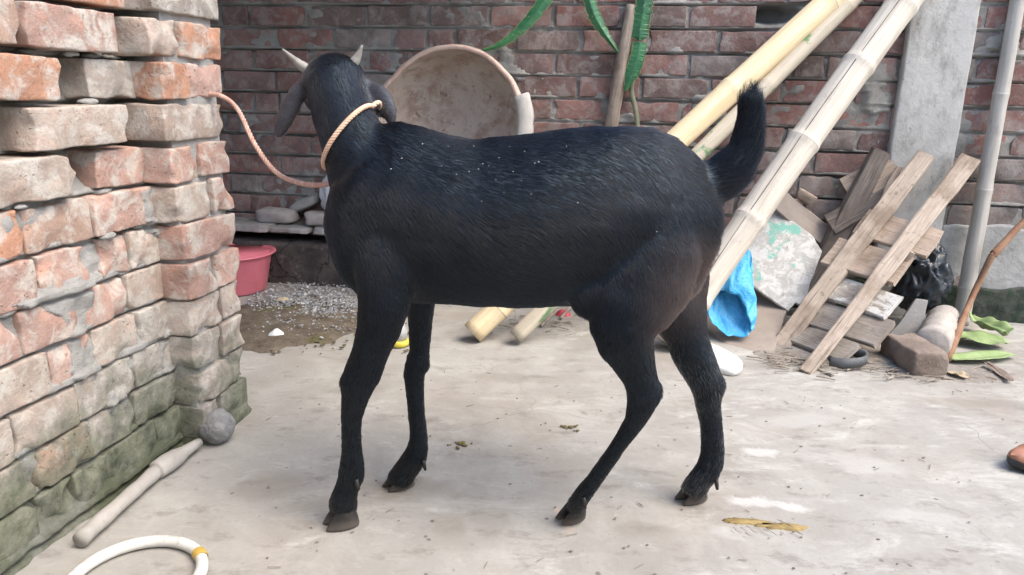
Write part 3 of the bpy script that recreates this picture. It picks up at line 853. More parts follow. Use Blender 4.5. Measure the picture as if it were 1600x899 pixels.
def shell(thick):
    return [[pot_point(2 * math.pi * j / NPH, max(i / NT_, .02), thick) for j in range(NPH)] for i in range(NT_ + 1)]
inn, outr = shell(0), shell(.017)
gp = Geo(); gp.loft(inn, cap=False); gp.add([pot_point(0, .02)] , [])
k0 = len(gp.v); gp.add(inn[0], [tuple(range(NPH))])
gp.build('bowl', M['clay_in'], pot)
gp = Geo(); gp.loft(outr, cap=False); gp.add(outr[0], [tuple(range(NPH))]); gp.build('outer_skin', M['clay_rim'], pot)
gp = Geo()
edge = []
for j in range(NPH):
    a, b = inn[-1][j], outr[-1][j]
    edge.append([a - ax_ * .002, a + ax_ * (.006 + .005 * nz(a, 40, 1)), b + ax_ * (.004 + .006 * nz(b, 40, 2)), b - ax_ * .002])
for r_ in range(NPH):
    gp.v += edge[r_]
for r_ in range(NPH):
    for q in range(3):
        a = r_ * 4 + q; b = ((r_ + 1) % NPH) * 4 + q; gp.f.append((a, a + 1, b + 1, b))
gp.build('broken_edge', M['clay_break'], pot)
gp = Geo(); rows_ = []
for j in range(26):                                                   # the piece of thick rim left standing on the right
    phi = -1.25 + (1.62) * j / 25
    cx, cy = math.cos(phi), math.sin(phi); low = 1 + .32 * max(0, -cy) ** 2
    dirv = px_ * cx + pz_ * cy
    r0 = Rp * low * 1.0; jag = .006 * nz((phi, 0, 0), 9, 3)
    rows_.append([PC + dirv * (r0 - .006) - ax_ * .03, PC + dirv * (r0 - .004) + ax_ * .020, PC + dirv * (r0 + .010) + ax_ * .030, PC + dirv * (r0 + .048 + jag) + ax_ * (.022),
                  PC + dirv * (r0 + .052 + jag) + ax_ * .006, PC + dirv * (r0 + .046 + jag) - ax_ * .03])
gp.loft(rows_); gp.build('rim', M['clay_rim'], pot)

# ------------------------------------------------------------------ bamboo poles
def bamboo_pole(name, a, b, r0, r1, mat, nodemat, nodes, label, bend=0.0, swell=.09, split=None, notch=None):
    a, b = Vector(a), Vector(b); L = (b - a).length; t = (b - a).normalized()
    root = empty(name, a, label, 'bamboo pole')
    side = t.cross(Vector((0, 0, 1))).normalized(); up = side.cross(t)
    cang = math.atan2(-FWD.dot(up), -FWD.dot(side))
    def centre(q): return a + t * (L * q) + up * bend * math.sin(math.pi * q)
    qs = sorted(set([i / 70 for i in range(71)] + [min(max(n_ + e, 0), 1) for n_ in nodes for e in (-.012, -.006, -.002, .002, .006, .012)]))
    rad = []
    for q in qs:
        r = r0 + (r1 - r0) * q
        k = sum(math.exp(-((q - n_) * L / .016) ** 2) for n_ in nodes)
        rad.append(r * (1 + swell * k + .02 * nz((q * 9, 0, 0), 1, len(label))))
    g_ = Geo(); g_.tube([centre(q) + side * .003 * nz((q * 7, 1, 0), 1, 3) for q in qs], rad, 24, True)
    o = g_.build('culm', mat, root)
    # the culm's own axis becomes its local Z so the grain runs along it
    m = Matrix((side, up, t)).transposed().to_4x4()
    o.data.transform(m.inverted()); o.matrix_local = m
    for n_ in nodes:
        r = (r0 + (r1 - r0) * n_) * (1 + swell)
        g_ = Geo(); c = centre(n_); pts = [c + t * (.0032 * math.cos(v) ) for v in (math.pi, math.pi * .5, 0)]
        g_.tube([c - t * .004, c - t * .0015, c + t * .0015, c + t * .004], [r * .98, r * 1.012, r * 1.008, r * .97], 24, False)
        g_.build('node_ring', nodemat, root)
    if split:
        q0, q1, ang = split; ang += cang
        qq = [q0 + (q1 - q0) * i / 50 for i in range(51)]
        vv = []
        for q in qq:
            r = (r0 + (r1 - r0) * q) * (1.004 + swell * sum(math.exp(-((q - n_) * L / .016) ** 2) for n_ in nodes)) + .0006
            aa = ang + .10 * nz((q * 4, 0, 0), 1, 2)
            for s_ in (-.5, .5):
                w_ = aa + s_ * .05 * (1 + .6 * nz((q * 30, 2, 0), 1, 4))
                vv.append(centre(q) + side * math.cos(w_) * r + up * math.sin(w_) * r)
        obj('split', vv, [(2 * i, 2 * i + 1, 2 * i + 3, 2 * i + 2) for i in range(50)], M['crack'], root)
    return root
def extend(a, b, l):                                       # carry a pole on beyond the frame
    d = (Vector(b) - Vector(a)).normalized(); return Vector(b) + d * l
# yellow pole: foot on the ground under the goat's belly, head on the wall
ya = G(738, 533); ya.z += .026; yb = Bk(1300, 2, .055)
bamboo_pole('bamboo_pole', ya, extend(ya, yb, .25), .0385, .045, M['bamboo_yellow'], M['node_brown'], [.06, .27, .62, .86], 'thick yellow bamboo pole slanting from under the goat belly up the wall', .012, .07)
ga = G(805, 538); ga.z += .024; gb_ = Bk(1352, -20, .02)
ga2 = Bk(1087, 233, .10)
gdir = (gb_ - ga2).normalized()
gfoot = ga
bamboo_pole('bamboo_pole', gfoot, extend(gfoot, gb_, .12), .026, .028, M['bamboo_green'], M['node_brown'], [.16, .42, .66, .88], 'thinner bamboo pole with flaked green skin lying just below the yellow pole', .0, .07)
wa = G(1040, 545); wa.z += .02; wb = Bk(1415, 4, .09)
bamboo_pole('bamboo_pole', wa, extend(wa, wb, .3), .049, .053, M['bamboo_white'], M['node_grey'], [.10, .285, .47, .66, .81, .95], 'bleached white bamboo pole with a long split leaning behind the goat rump', .014, .08, (.05, .99, .5))
ra = G(1501, 506); rb_ = Bk(1590, 4, .035)
bamboo_pole('bamboo_pole', ra, extend(ra, rb_, .25), .028, .022, M['bamboo_grey'], M['node_grey'], [.10, .36, .60, .83], 'grey upright bamboo pole near the right edge beside the cement pillar', -.012, .08)

# ------------------------------------------------------------------ cactus stems and the wooden stake on the wall
cz = empty('climbing_cactus', Bk(960, 0, .05), 'green spiny cactus stems hanging down the middle of the brick wall', 'cactus')
def cactus_stem(pts, width, seed, tip=2.2, thick=.2, n=44, name='stem'):
    P = resample(pts, n); v = []; f = []; edges = [[], []]
    prof = []
    for i, p in enumerate(P):
        t = (P[min(i + 1, n - 1)] - P[max(i - 1, 0)]).normalized()
        s = t.cross(-WV); s.normalize(); o_ = -WV
        q = i / (n - 1)
        wv_ = width * (1 + .10 * math.sin(i * 1.9 + seed) * (1 if i % 2 else .3)) * min(1, .18 + tip * (1 - q)) * (.95 + .1 * q)
        w0, w1 = wv_ * (1 + .13 * (i % 4 == 0)), wv_ * (1 + .13 * ((i + 2) % 4 == 0))
        rdg = .30 + .10 * math.sin(seed)
        ring = [p - s * w0, p - s * w0 * .12 + o_ * width * rdg, p + s * w1 * .02 + o_ * width * (rdg + .03), p + s * w1, p + s * w1 * .9 - o_ * width * .10, p - s * w0 * .9 - o_ * width * .10]
        prof.append(ring); edges[0].append(ring[0]); edges[1].append(ring[3])
    g_ = Geo(); g_.loft(prof); st = g_.build(name, M['cactus'], cz, False)
    g_ = Geo()
    for e in edges: g_.tube([q + -WV * .001 for q in e], width * .04, 5)
    g_.build('margin', M['cactus_edge'], st)
    return st
mm = mpp(Bk(950, 60, .05))
cactus_stem([Bk(905, -75, .05), Bk(858, -8, .07), Bk(820, 40, .09), Bk(785, 68, .10), Bk(753, 80, .10)], 9.5 * mm, 1, 1.3)
cactus_stem([Bk(905, -80, .04), Bk(921, 0, .05), Bk(936, 38, .05), Bk(966, 82, .045)], 9 * mm, 2)
cactus_stem([Bk(1010, -80, .04), Bk(1007, 0, .045), Bk(1001, 40, .045), Bk(999, 64, .045)], 12.5 * mm, 3, 9)
cactus_stem([Bk(1000, 66, .045), Bk(996, 90, .05), Bk(986, 118, .05), Bk(977, 142, .045)], 11 * mm, 4)
g_ = Geo(); g_.tube(resample([Bk(988, 118, .03), Bk(987, 145, .028), Bk(993, 172, .025), Bk(998, 215, .025)], 16), 4 * mm, 7, True, .6); g_.build('dry_vine', M['vine'], cz)
def stick(name, pts, rad, mat, label, cat, n=26, sides=10, wob=.12, seed=1):
    P = resample(pts, n)
    r_ = [np.interp(i / (n - 1), np.linspace(0, 1, len(rad)), rad) for i in range(n)]
    g_ = Geo(); g_.tube(P, r_, sides, True, 1.0, wob, seed)
    # origin at the base, local Z along the stick
    a, b = P[0], P[-1]; t = (b - a).normalized(); s = t.orthogonal().normalized(); u = t.cross(s)
    m = Matrix((s, u, t)).transposed().to_4x4(); m.translation = a
    o = fix_normals(obj(name, g_.v, g_.f, mat)); mw = Matrix.Translation(o.location)
    o.data.transform(m.inverted() @ mw); o.matrix_world = m
    return tag(o, label, cat)
stick('wooden_stake', [Bk(953, 215, .025), Bk(960, 165, .03), Bk(972, 95, .035), Bk(988, 8, .03)], [11 * mm, 11 * mm, 10.5 * mm, 8.5 * mm], M['stake'], 'grey brown wooden stake standing against the wall beside the cactus stems', 'stake', seed=6)
sa = G(1479, 566); sa.z += .008
stick('reddish_stick', [sa, Bk(1517, 470, .19), Bk(1548, 404, .14), Bk(1556, 394, .13), Bk(1603, 342, .06), Bk(1640, 300, .02)], [.0125, .0105, .011, .014, .010, .0085], M['rust_stick'], 'thin reddish brown stick leaning at the far right in front of the grey pole', 'stick', 40, 10, .2, 8)

# ------------------------------------------------------------------ wood pile
def plank(name, a, b, width, thick, mat, parent=None, seed=0, taper=1.0, face=None, roll=0.0, n=14):
    """a sawn board from a to b, its broad face towards the yard; local X runs along the grain"""
    a, b = Vector(a), Vector(b); L = (b - a).length; x = (b - a).normalized()
    nrm = face if face is not None else (-WV * .9 + Vector((0, 0, .38)))
    y = nrm.cross(x).normalized(); z = x.cross(y)
    if roll:
        y, z = y * math.cos(roll) + z * math.sin(roll), z * math.cos(roll) - y * math.sin(roll)
    xs_ = [0, L * .01] + [L * i / n for i in range(1, n)] + [L * .99, L]
    hw, ht = width / 2, thick / 2; b_ = min(.003, ht * .4)
    v = []; f = []
    secs = [(-hw, -ht + b_), (-hw + b_, -ht), (hw * .0, -ht), (hw - b_, -ht), (hw, -ht + b_), (hw, ht - b_), (hw - b_, ht), (hw * .33, ht), (-hw * .33, ht), (-hw + b_, ht), (-hw, ht - b_)]
    for i, q in enumerate(xs_):
        k = 1 + (taper - 1) * q / L
        for (yy, zz) in secs:
            e = .0055 * nz((q * 1.3, yy, zz), 9, seed) ; e2 = .0022 * nz((q, yy * 3, zz), 14, seed + 3)
            ex = (.006 * nz((yy, zz, i), 40, seed)) if i in (0, len(xs_) - 1) else 0
            v.append((q + ex, yy * k + e, zz + e2))
    m = len(secs)
    for i in range(len(xs_) - 1):
        for j in range(m):
            p = i * m + j; q = i * m + (j + 1) % m; f.append((p, q, q + m, p + m))
    f.append(tuple(range(m))); f.append(tuple((len(xs_) - 1) * m + j for j in range(m)))
    me = bpy.data.meshes.new(name); me.from_pydata(v, [], f); me.materials.append(mat)
    bm = bmesh.new(); bm.from_mesh(me); bmesh.ops.recalc_face_normals(bm, faces=bm.faces); bm.to_mesh(me); bm.free()
    o = bpy.data.objects.new(name, me); col.objects.link(o)
    mat4 = Matrix((x, y, z)).transposed().to_4x4(); mat4.translation = a
    if parent: o.parent = parent; mat4.translation = a - worldloc(parent)
    o.matrix_local = mat4
    return o
pal = empty('broken_pallet', G(1300, 560), 'broken wooden pallet of grey cross boards leaning on the pillar beside the painted board', 'pallet')
def PB(px, py, k): return Bk(px, py, k)
e_ = mpp(Bk(1340, 430, .2))
# (the pile leans: low ends stand further out from the wall than high ends)
RA, RB = Bk(1218, 541, .51), Bk(1447, 243, .075)
RC, RD = Bk(1258, 583, .742), Bk(1516, 249, .07)
def pixy(p):
    d = Vector(p) - CAM; return 449.5 - FPX * d.dot(UPV) / d.dot(FWD)
def rail_off(a, b, py):                                     # how far the rail stands off the wall where it passes height py
    lo, hi = 0.0, 1.0
    for _ in range(30):
        m_ = (lo + hi) / 2
        if pixy(a.lerp(b, m_)) > py: lo = m_
        else: hi = m_
    return -((a.lerp(b, lo) - W0).dot(WV))
PNRM = (RD - RC).cross(WU).normalized(); PNRM = PNRM if PNRM.dot(WV) < 0 else -PNRM
def on_rails(x0, y0, x1, y1, back=.045):
    return Bk(x0, y0, rail_off(RA, RB, y0) - back), Bk(x1, y1, rail_off(RC, RD, y1) - back)
plank('rail', RA, RB, 27 * e_, .022, M['wood_pale'], pal, 11, 1.0, PNRM)
plank('rail', RC, RD, 17 * e_, .024, M['wood_pale'], pal, 12, 1.7, PNRM)
plank('rail', *on_rails(1383, 444, 1422, 392, .02), 14 * e_, .03, M['wood_pale'], pal, 13, 1.0, PNRM)
plank('board', *on_rails(1345, 347, 1462, 383), 58 * e_, .016, M['wood_brown'], pal, 14, 1.0, PNRM)
plank('board', *on_rails(1298, 392, 1412, 424), 60 * e_, .016, M['wood_brown'], pal, 15, 1.0, PNRM)
plank('board', *on_rails(1282, 444, 1396, 482), 46 * e_, .016, M['wood_white'], pal, 16, 1.0, PNRM)
plank('board', *on_rails(1252, 484, 1382, 524), 52 * e_, .018, M['wood_grey'], pal, 17, 1.0, PNRM)
plank('board', *on_rails(1226, 514, 1330, 553), 42 * e_, .018, M['wood_grey'], pal, 18, 1.0, PNRM)
tag(plank('plank', Bk(1250, 478, .13), Bk(1377, 236, .05), 30 * e_, .03, M['wood_dark'], None, 21, 1, None, .35), 'dark grey plank leaning steeply between the painted board and the pallet rails', 'plank')
tag(plank('plank', Bk(1286, 470, .10), Bk(1345, 330, .055), 40 * e_, .018, M['wood_dark'], None, 22), 'dark splintered plank standing behind the pallet rails', 'plank')
tag(plank('plank', Bk(1322, 300, .05), Bk(1400, 262, .035), 46 * e_, .014, M['wood_brown'], None, 23), 'short rough brown plank against the pillar foot above the pallet', 'plank')
tag(plank('plank', Bk(1196, 296, .10), Bk(1292, 372, .07), 33 * e_, .015, M['board_brown'], None, 24), 'plain tan board sticking out above the painted board by the white pole', 'plank')
v, f = worn_box(.075, .03, .045, .006, .004, 77, (5, 3, 3), 6)
lc_ = Bk(1258, 309, .075); cs_, sn_ = math.cos(-.5), math.sin(-.5)
tag(fix_normals(obj('wood_offcut', [lc_ + WU * (p.x * cs_ - p.z * sn_) - WV * p.y + UP0 * (p.x * sn_ + p.z * cs_) for p in v], f, M['wood_brown'])), 'small tan wood offcut on top of the plain board beside the white pole', 'offcut')

for k_, (pa_, pb_, w_, m_n, lb_) in enumerate([
    (Bk(1296, 352, .10), Bk(1392, 300, .06), 36, 'wood_dark', 'rough dark split board slanting up behind the pallet rails below the short brown plank'),
    (Bk(1392, 470, .16), Bk(1432, 404, .10), 18, 'wood_dark', 'dark stub of wood beside the black plastic bag behind the second rail'),
    (Bk(1205, 548, .54), Bk(1300, 590, .76), 9, 'wood_dark', 'thin dark lath lying on the ground under the bottom pallet boards'),
    (Bk(1330, 420, .22), Bk(1404, 262, .06), 11, 'wood_brown', 'thin brown lath leaning between the two pallet rails')]):
    tag(plank('lath' if w_ < 15 else 'plank', pa_, pb_, w_ * e_, .014, M[m_n], None, 60 + k_, .8), lb_, 'lath' if w_ < 15 else 'plank')
def panel(name, pix, offs, thick, mat, label, cat, seed=0):
    """a flat board: outline corners measured on its own leaning plane"""
    P = [Bk(x, y, o) for (x, y), o in zip(pix, offs)]
    c = sum(P, Vector()) / len(P)
    nrm = Vector()
    for i in range(len(P)): nrm += (P[i] - c).cross(P[(i + 1) % len(P)] - c)
    nrm.normalize()
    if nrm.dot(-FWD) < 0: nrm = -nrm
    out = []
    for i in range(len(P)):                       # slightly ragged edges
        a, b = P[i], P[(i + 1) % len(P)]
        for k in range(10):
            q = a.lerp(b, k / 10)
            q = q + (q - c).normalized() * (.005 * nz(q, 22, seed) if k else 0)
            q = q - nrm * (q - c).dot(nrm); out.append(q)
    n = len(out); v = out + [q - nrm * thick for q in out]
    inn_ = [q + (c - q).normalized() * .003 + nrm * .0015 for q in out]; v += inn_
    f = [tuple(range(n, 2 * n))[::-1], tuple(range(2 * n, 3 * n))]
    for j in range(n):
        k = (j + 1) % n; f.append((j, n + j, n + k, k)); f.append((j, k, 2 * n + k, 2 * n + j))
    return tag(fix_normals(obj(name, v, f, mat, None, False)), label, cat)
def leanoff(py): return .06 + (py - 320) * .00165
pp = [(1150, 372), (1206, 322), (1271, 371), (1284, 394), (1254, 478), (1243, 473), (1231, 486), (1150, 428)]
panel('painted_board', pp, [leanoff(y) for _, y in pp], .012, M['board_paint'], 'broken board with flaked white and green paint leaning behind the white pole', 'board', 3)
pp = [(1085, 508), (1170, 430), (1232, 484), (1197, 577)]
panel('pressed_board', pp, [.34, .08, .27, .73], .012, M['board_brown'], 'plain brown board standing under the painted board behind the blue bag', 'board', 6)

# blue plastic bag, its mouth gaping towards the yard
bc = Bk(1138, 480, .47)
bm_ = mpp(bc)
gb2 = Geo(); rings = []
NB = 56
apex = Vector((20, 80)); 
for i in range(21):
    q = i / 20                                                   # 0 at the gathered top, 1 at the mouth
    cx, cy = 18 * (1 - q) - 3 * q, 82 * (1 - q) ** 1.1 - 6 * q
    k_q = 1 - .34 * max(0, (q - .72) / .28) ** 1.3; rx, rz = (9 + 35 * q ** .55) * k_q, (5 + 44 * q ** .8) * k_q
    dep = -.13 + .165 * q ** .8
    ring = []
    for j in range(NB):
        a = 2 * math.pi * j / NB
        w_ = 1 + .11 * nz((math.cos(a) * 1.2, math.sin(a) * 1.2, q * 1.5), 2.2, 7) + .09 * abs(nz((math.cos(a), math.sin(a), q * .8), 5.5, 9)) 
        x, z = cx + math.cos(a) * rx * w_, cy + math.sin(a) * rz * w_
        x += 12 * max(0, -math.sin(a)) * q * (1 if math.cos(a) > 0 else .3)
        y = dep + .018 * nz((math.cos(a), math.sin(a), q), 4.5, 3) - .055 * (1 - q * .6) * max(0, -math.cos(a + 1.2)) * .3
        x -= .28 * z * q
        if q > .55: y += .05 * (q - .55) * (-math.sin(a))
        ring.append(bc + WU * x * bm_ + Vector((0, 0, z * bm_)) - WV * y)
    rings.append(ring)
gb2.loft(rings, cap=False); gb2.add(rings[0], [tuple(range(NB))])
ob = obj('plastic_bag', gb2.v, gb2.f, M['bag_blue']); tag(ob, 'bright blue plastic bag with gaping mouth on the brown board by the white pole', 'bag')
sm_ = ob.modifiers.new('film', 'SOLIDIFY'); sm_.thickness = .0012
# white sole
pp = [(1088, 541), (1112, 546), (1140, 559), (1157, 571), (1159, 582), (1145, 588), (1118, 582), (1088, 570)]
sl = [G(x, y) for x, y in pp]; c_ = sum(sl, Vector()) / 8
cv = resample(sl + [sl[0]], 40)[:-1]; n = len(cv)
v = [p + Vector((0, 0, .001)) for p in cv] + [p + Vector((0, 0, .017)) for p in cv] + [p + (c_ - p).normalized() * .006 + Vector((0, 0, .021)) for p in cv]
f = [tuple(range(n))[::-1], tuple(range(2 * n, 3 * n))] + [(j, (j + 1) % n, n + (j + 1) % n, n + j) for j in range(n)] + [(n + j, n + (j + 1) % n, 2 * n + (j + 1) % n, 2 * n + j) for j in range(n)]
tag(fix_normals(obj('shoe_sole', v, f, M['sole'])), 'worn white shoe sole lying on the ground below the blue bag', 'shoe sole')
# black bag, shard, sack roll, block, rubber strip
kb = empty('black_plastic_bag', Bk(1442, 440, .14), 'crumpled shiny black plastic bag stuffed between the pallet and the grey pole', 'bag')
crumpled('film', Bk(1441, 440, .15), (.082, .07, .105), 4, M['bag_black'], kb, .34, 5, fold=9)
crumpled('knot', Bk(1461, 398, .12), (.032, .03, .036), 9, M['bag_black'], kb, .34, 4, fold=7)
pp = [(1386, 527), (1412, 496), (1431, 467), (1450, 470), (1446, 495), (1437, 518), (1407, 533)]
panel('curved_shard', pp, [.30 - (y - 470) * -.0010 for _, y in pp], .022, M['shard'], 'flat grey shard standing on edge between the pallet boards and the sack roll', 'shard', 9)
sa_, sb_ = G(1452, 562), Bk(1476, 497, .20)
rr_ = 25 * mpp(sa_); sa_.z = rr_; sb_.z = max(rr_, .05)
P = [sa_.lerp(sb_, i / 30) for i in range(31)]
g_ = Geo(); g_.tube(P, [rr_ * (.90 + .10 * (i % 3 != 0) + .04 * math.sin(i * .8)) for i in range(31)], 26, True, 1, .07, 3)
tag(g_.build('sack_roll', M['sackroll']), 'ribbed grey white rolled sack lying behind the brown block', 'sack')
blc = [G(1370, 553), G(1424, 592), G(1478, 590)]
bx = (blc[2] - blc[1]); by_ = (blc[0] - blc[1])
v, f = worn_box(.20, .105, .078, .007, .006, 400, (8, 4, 4), 9)
ca = G(1424, 590); xa = Vector((by_.x, by_.y, 0)).normalized(); ya2 = Vector((0, 0, 1)).cross(xa) * -1
o = obj('weathered_block', [ca + xa * (.10 + p.x) + ya2 * (.0525 + p.y) + Vector((0, 0, .038 + p.z)) for p in v], f, M['block'])
fix_normals(o); tag(o, 'weathered brown brick block with greenish end in front of the sack roll', 'block')
rc = G(1318, 571); 
P = [rc + Vector((.062 * math.cos(a) * 1.0, .045 * math.sin(a), .006 + .012 * (a + 2.6) / 3.4)) for a in [-2.6 + 3.4 * i / 30 for i in range(31)]]
g_ = Geo(); g_.loft([[p + Vector((0, 0, dz)) + (p - rc).normalized() * dr for dr, dz in ((-.003, 0), (.004, 0), (.004, .03), (-.003, .03))] for p in P])
tag(g_.build('rubber_strip', M['rubber']), 'bent grey rubber strip curled on the ground under the lowest pallet board', 'rubber strip')

# banana leaves on the ground
def leaf(px0, px1, width, seed, mat, label, fold=.35, lift=.012, name='cut_leaf', cut=.75):
    a, b = G(*px0), G(*px1); L = (b - a).length; x = (b - a).normalized(); y = Vector((-x.y, x.x, 0)); v = []; f = []
    NL, NWd = 22, 8
    for i in range(NL + 1):
        q = i / NL
        wd = width * (math.sin(math.pi * min(1, .12 + q * cut)) ** .7)
        for j in range(NWd + 1):
            t_ = j / NWd * 2 - 1
            z = .006 + lift * (1 + nz((q * 3, t_, 0), 1.2, seed)) + fold * abs(t_) * wd * (.6 + .5 * nz((q * 2.4, t_, 0), 1, seed + 2)) + .0006 * math.sin(i * 2.2 + t_ * 3)
            v.append(a + x * (L * q + .008 * nz((t_ * 4, 0, q), 2, seed)) + y * t_ * wd + Vector((0, 0, max(z, .003))))
    for i in range(NL):
        for j in range(NWd):
            p = i * (NWd + 1) + j; f.append((p, p + 1, p + NWd + 2, p + NWd + 1))
    o = obj(name, v, f, mat); m_ = o.modifiers.new('thickness', 'SOLIDIFY'); m_.thickness = .0015
    g_ = Geo(); g_.tube([v[i * (NWd + 1) + NWd // 2] + Vector((0, 0, .001)) for i in range(NL + 1)], [.004 * (1 - .7 * i / NL) for i in range(NL + 1)], 6)
    g_.build('midrib', mat, o)
    return tag(o, label, 'leaf')
leaf((1482, 533), (1572, 545), .062, 3, M['leaf_green'], 'broad green leaf with a folded edge lying beside the reddish stick', .3, .012)
leaf((1512, 513), (1572, 538), .042, 5, M['leaf_green'], 'small green leaf lying across the broad leaf', .25, .035)
leaf((1486, 567), (1586, 560), .036, 7, M['leaf_green'], 'narrow green leaf nearest the block on bare ground', .3, .006, cut=.85)
leaf((1540, 572), (1578, 600), .018, 9, M['leaf_brown'], 'dark brown dry leaf strip on the ground before the green leaves', .3, .004, 'dry_leaf')
leaf((1480, 588), (1512, 596), .02, 11, M['leaf_dry'], 'pale tan dry leaf beside the end of the brown block', .4, .006, 'dry_leaf')

# litter under the pile
gg = Geo(); r2 = random.Random(21)
for q in range(230):
    if q < 150: px, py = r2.uniform(1195, 1370), r2.gauss(566, 9)
    elif q < 190: px, py = r2.uniform(1370, 1560), r2.gauss(588, 7)
    else: px, py = r2.uniform(760, 900), r2.gauss(505, 8)
    c = G(px, min(py, 596)); a = r2.uniform(-.9, .9) + (math.pi if r2.random() < .5 else 0); l = r2.uniform(.012, .065)
    d = Vector((math.cos(a), math.sin(a) * .7, r2.uniform(-.03, .14))) * l
    gg.tube([c + Vector((0, 0, .004)), c + d * .5 + Vector((0, 0, .006)), c + d + Vector((0, 0, .005))], [r2.uniform(.001, .0028)] * 3, 5)
for q in range(24):
    px, py = r2.uniform(1200, 1360), r2.gauss(562, 9)
    c = G(px, py); s_ = r2.uniform(.005, .014)
    gg.add([c + Vector((v.x * s_ * 1.5, v.y * s_, v.z * s_ * .5 + s_ * .3)) * 1 for v in ivs], ifs)
o = gg.build('wood_litter', M['straw'], None, False); tag(o, 'splinters and straw littering the ground under the wood pile', None, None, 'stuff')
o = obj('soil', *ground_blob(1300, 552, .26, .12, .006, 14, 90, 12), M['soil2']); o['kind'] = 'structure'
o = obj('soil', *ground_blob(1490, 585, .2, .07, .006, 17, 90, 10), M['soil2']); o['kind'] = 'structure'
# red scrap and twigs behind the belly
rs_ = empty('red_scrap', G(880, 496), 'small torn red plastic scrap among twigs seen under the goat belly', 'scrap')
v, f = ground_blob(880, 492, .03, .018, .02, 61, 18, 4); obj('film', v, f, M['red_scrap'], rs_)
for k, (a, b) in enumerate([((830, 502), (884, 484)), ((876, 500), (905, 480)), ((845, 512), (878, 492))]):
    pa, pb = G(*a), G(*b); pa.z = .006; pb.z = .03
    stick('twig', [pa, pa.lerp(pb, .5) + Vector((0, 0, .006)), pb], [.006, .005, .003], M['straw'], ['pale twig lying across the red scrap under the belly', 'short twig sticking up beside the red scrap', 'low twig on the ground in front of the red scrap'][k], 'twig', 10, 7, .2, k)
# cup behind the front legs
cc = G(624, 540); cup = empty('plastic_cup', cc, 'small clear plastic cup with yellow base on the ground between the front legs', 'cup')
k_ = mpp(cc)
def lathe(name, prof, c, mat, parent, n=28):
    g_ = Geo(); g_.loft([[c + Vector((r * math.cos(2 * math.pi * j / n), r * math.sin(2 * math.pi * j / n), z)) for j in range(n)] for r, z in prof]); return g_.build(name, mat, parent)
lathe('base', [(13 * k_, .001), (15 * k_, .004), (15.5 * k_, .018), (13 * k_, .021)], cc, M['cup_base'], cup)
lathe('body', [(12 * k_, .0215), (12.5 * k_, .05), (9 * k_, .075), (7 * k_, .079)], cc, M['cup'], cup)

# ------------------------------------------------------------------ foreground: white hoop, club, smear, droppings, toe
hc = G(213, 912)
hk = mpp(hc); HR = 96 * hk * 1.0
hoop = empty('white_hoop', hc, 'white plastic hoop with yellow tape lying at the bottom left on the concrete', 'hoop')
P = [hc + Vector((HR * math.cos(2 * math.pi * i / 72), HR * 1.02 * math.sin(2 * math.pi * i / 72), .0105)) for i in range(73)]
g_ = Geo(); g_.tube(P, [.0102 * (1 + .03 * nz((i * .4, 0, 0), 1, 3)) for i in range(73)], 16, False); g_.build('ring', M['hose'], hoop)
for a0 in (math.radians(38),):
    Q = [hc + Vector((HR * math.cos(a0 + .10 * (i - 3) / 3), HR * 1.02 * math.sin(a0 + .10 * (i - 3) / 3), .0105)) for i in range(7)]
    g_ = Geo(); g_.tube(Q, [.0112, .0118, .0121, .0119, .0122, .0118, .0112], 16, False, 1, .06, 2); g_.build('tape', M['tape'], hoop)
ca, cb, cc_, cdd = G(128, 858), G(247, 748), G(312, 704), G(341, 690)
club = empty('ball_headed_club', ca, 'dusty stick with grey fuzzy ball head lying along the rough brick wall foot', 'club')
def up_(p, r): return Vector((p.x, p.y, r))
g_ = Geo(); g_.tube([up_(ca.lerp(cb, i / 12), .019) for i in range(13)], [.0145 + .0025 * nz((i, 0, 0), .7, 2) for i in range(13)], 18, True, 1, .06, 4); g_.build('handle', M['club_pipe'], club)
g_ = Geo(); g_.tube([up_(cb.lerp(cc_, q), .020) for q in (-.03, .0, .25, .45, .62, .8, 1.0)], [.016, .020, .0215, .019, .014, .012, .0105], 18, True, 1, .10, 5); g_.build('sleeve', M['club_pipe'], club)
bm = bmesh.new(); bmesh.ops.create_icosphere(bm, subdivisions=4, radius=1); rb2 = 27 * mpp(cdd)
obj('ball', [up_(cdd, rb2 * .97) + v.co * rb2 * (1 + .09 * nz(v.co, 2.5, 3) + .05 * nz(v.co, 8, 4)) for v in bm.verts], [[v.index for v in f.verts] for f in bm.faces], M['club_ball'], club); bm.free()
sm = empty('yellow_smear', G(1200, 822), 'long ochre smear with straw bits on the concrete right of the hind hooves', 'smear')
def flat(name, px, py, rx, ry, seed, mat, parent, z, rot=0.0, rag=.35):
    c = G(px, py); n = 64; v = [c + Vector((0, 0, z))]
    for j in range(n):
        a = 2 * math.pi * j / n; e = 1 + rag * nz((math.cos(a), math.sin(a), 0), 2.2, seed) + rag * .5 * nz((math.cos(a), math.sin(a), 0), 7, seed)
        x, y = math.cos(a) * rx * e, math.sin(a) * ry * e
        v.append(c + Vector((x * math.cos(rot) - y * math.sin(rot), x * math.sin(rot) + y * math.cos(rot), z)))
    v += [Vector((p.x, p.y, -.004)) + (p - c) * .03 for p in v[1:]]
    f = [(0, 1 + j, 1 + (j + 1) % n) for j in range(n)] + [(1 + j, 1 + n + j, 1 + n + (j + 1) % n, 1 + (j + 1) % n) for j in range(n)]
    return fix_normals(obj(name, v, f, mat, parent))
k_ = mpp(G(1200, 822))
flat('ochre', 1168, 815, 34 * k_, 7 * k_, 8, M['smear'], sm, .0016, -.1, .5)
flat('ochre', 1224, 823, 32 * k_, 8 * k_, 9, M['smear'], sm, .0016, -.12, .5)
g_ = Geo(); r2 = random.Random(3)
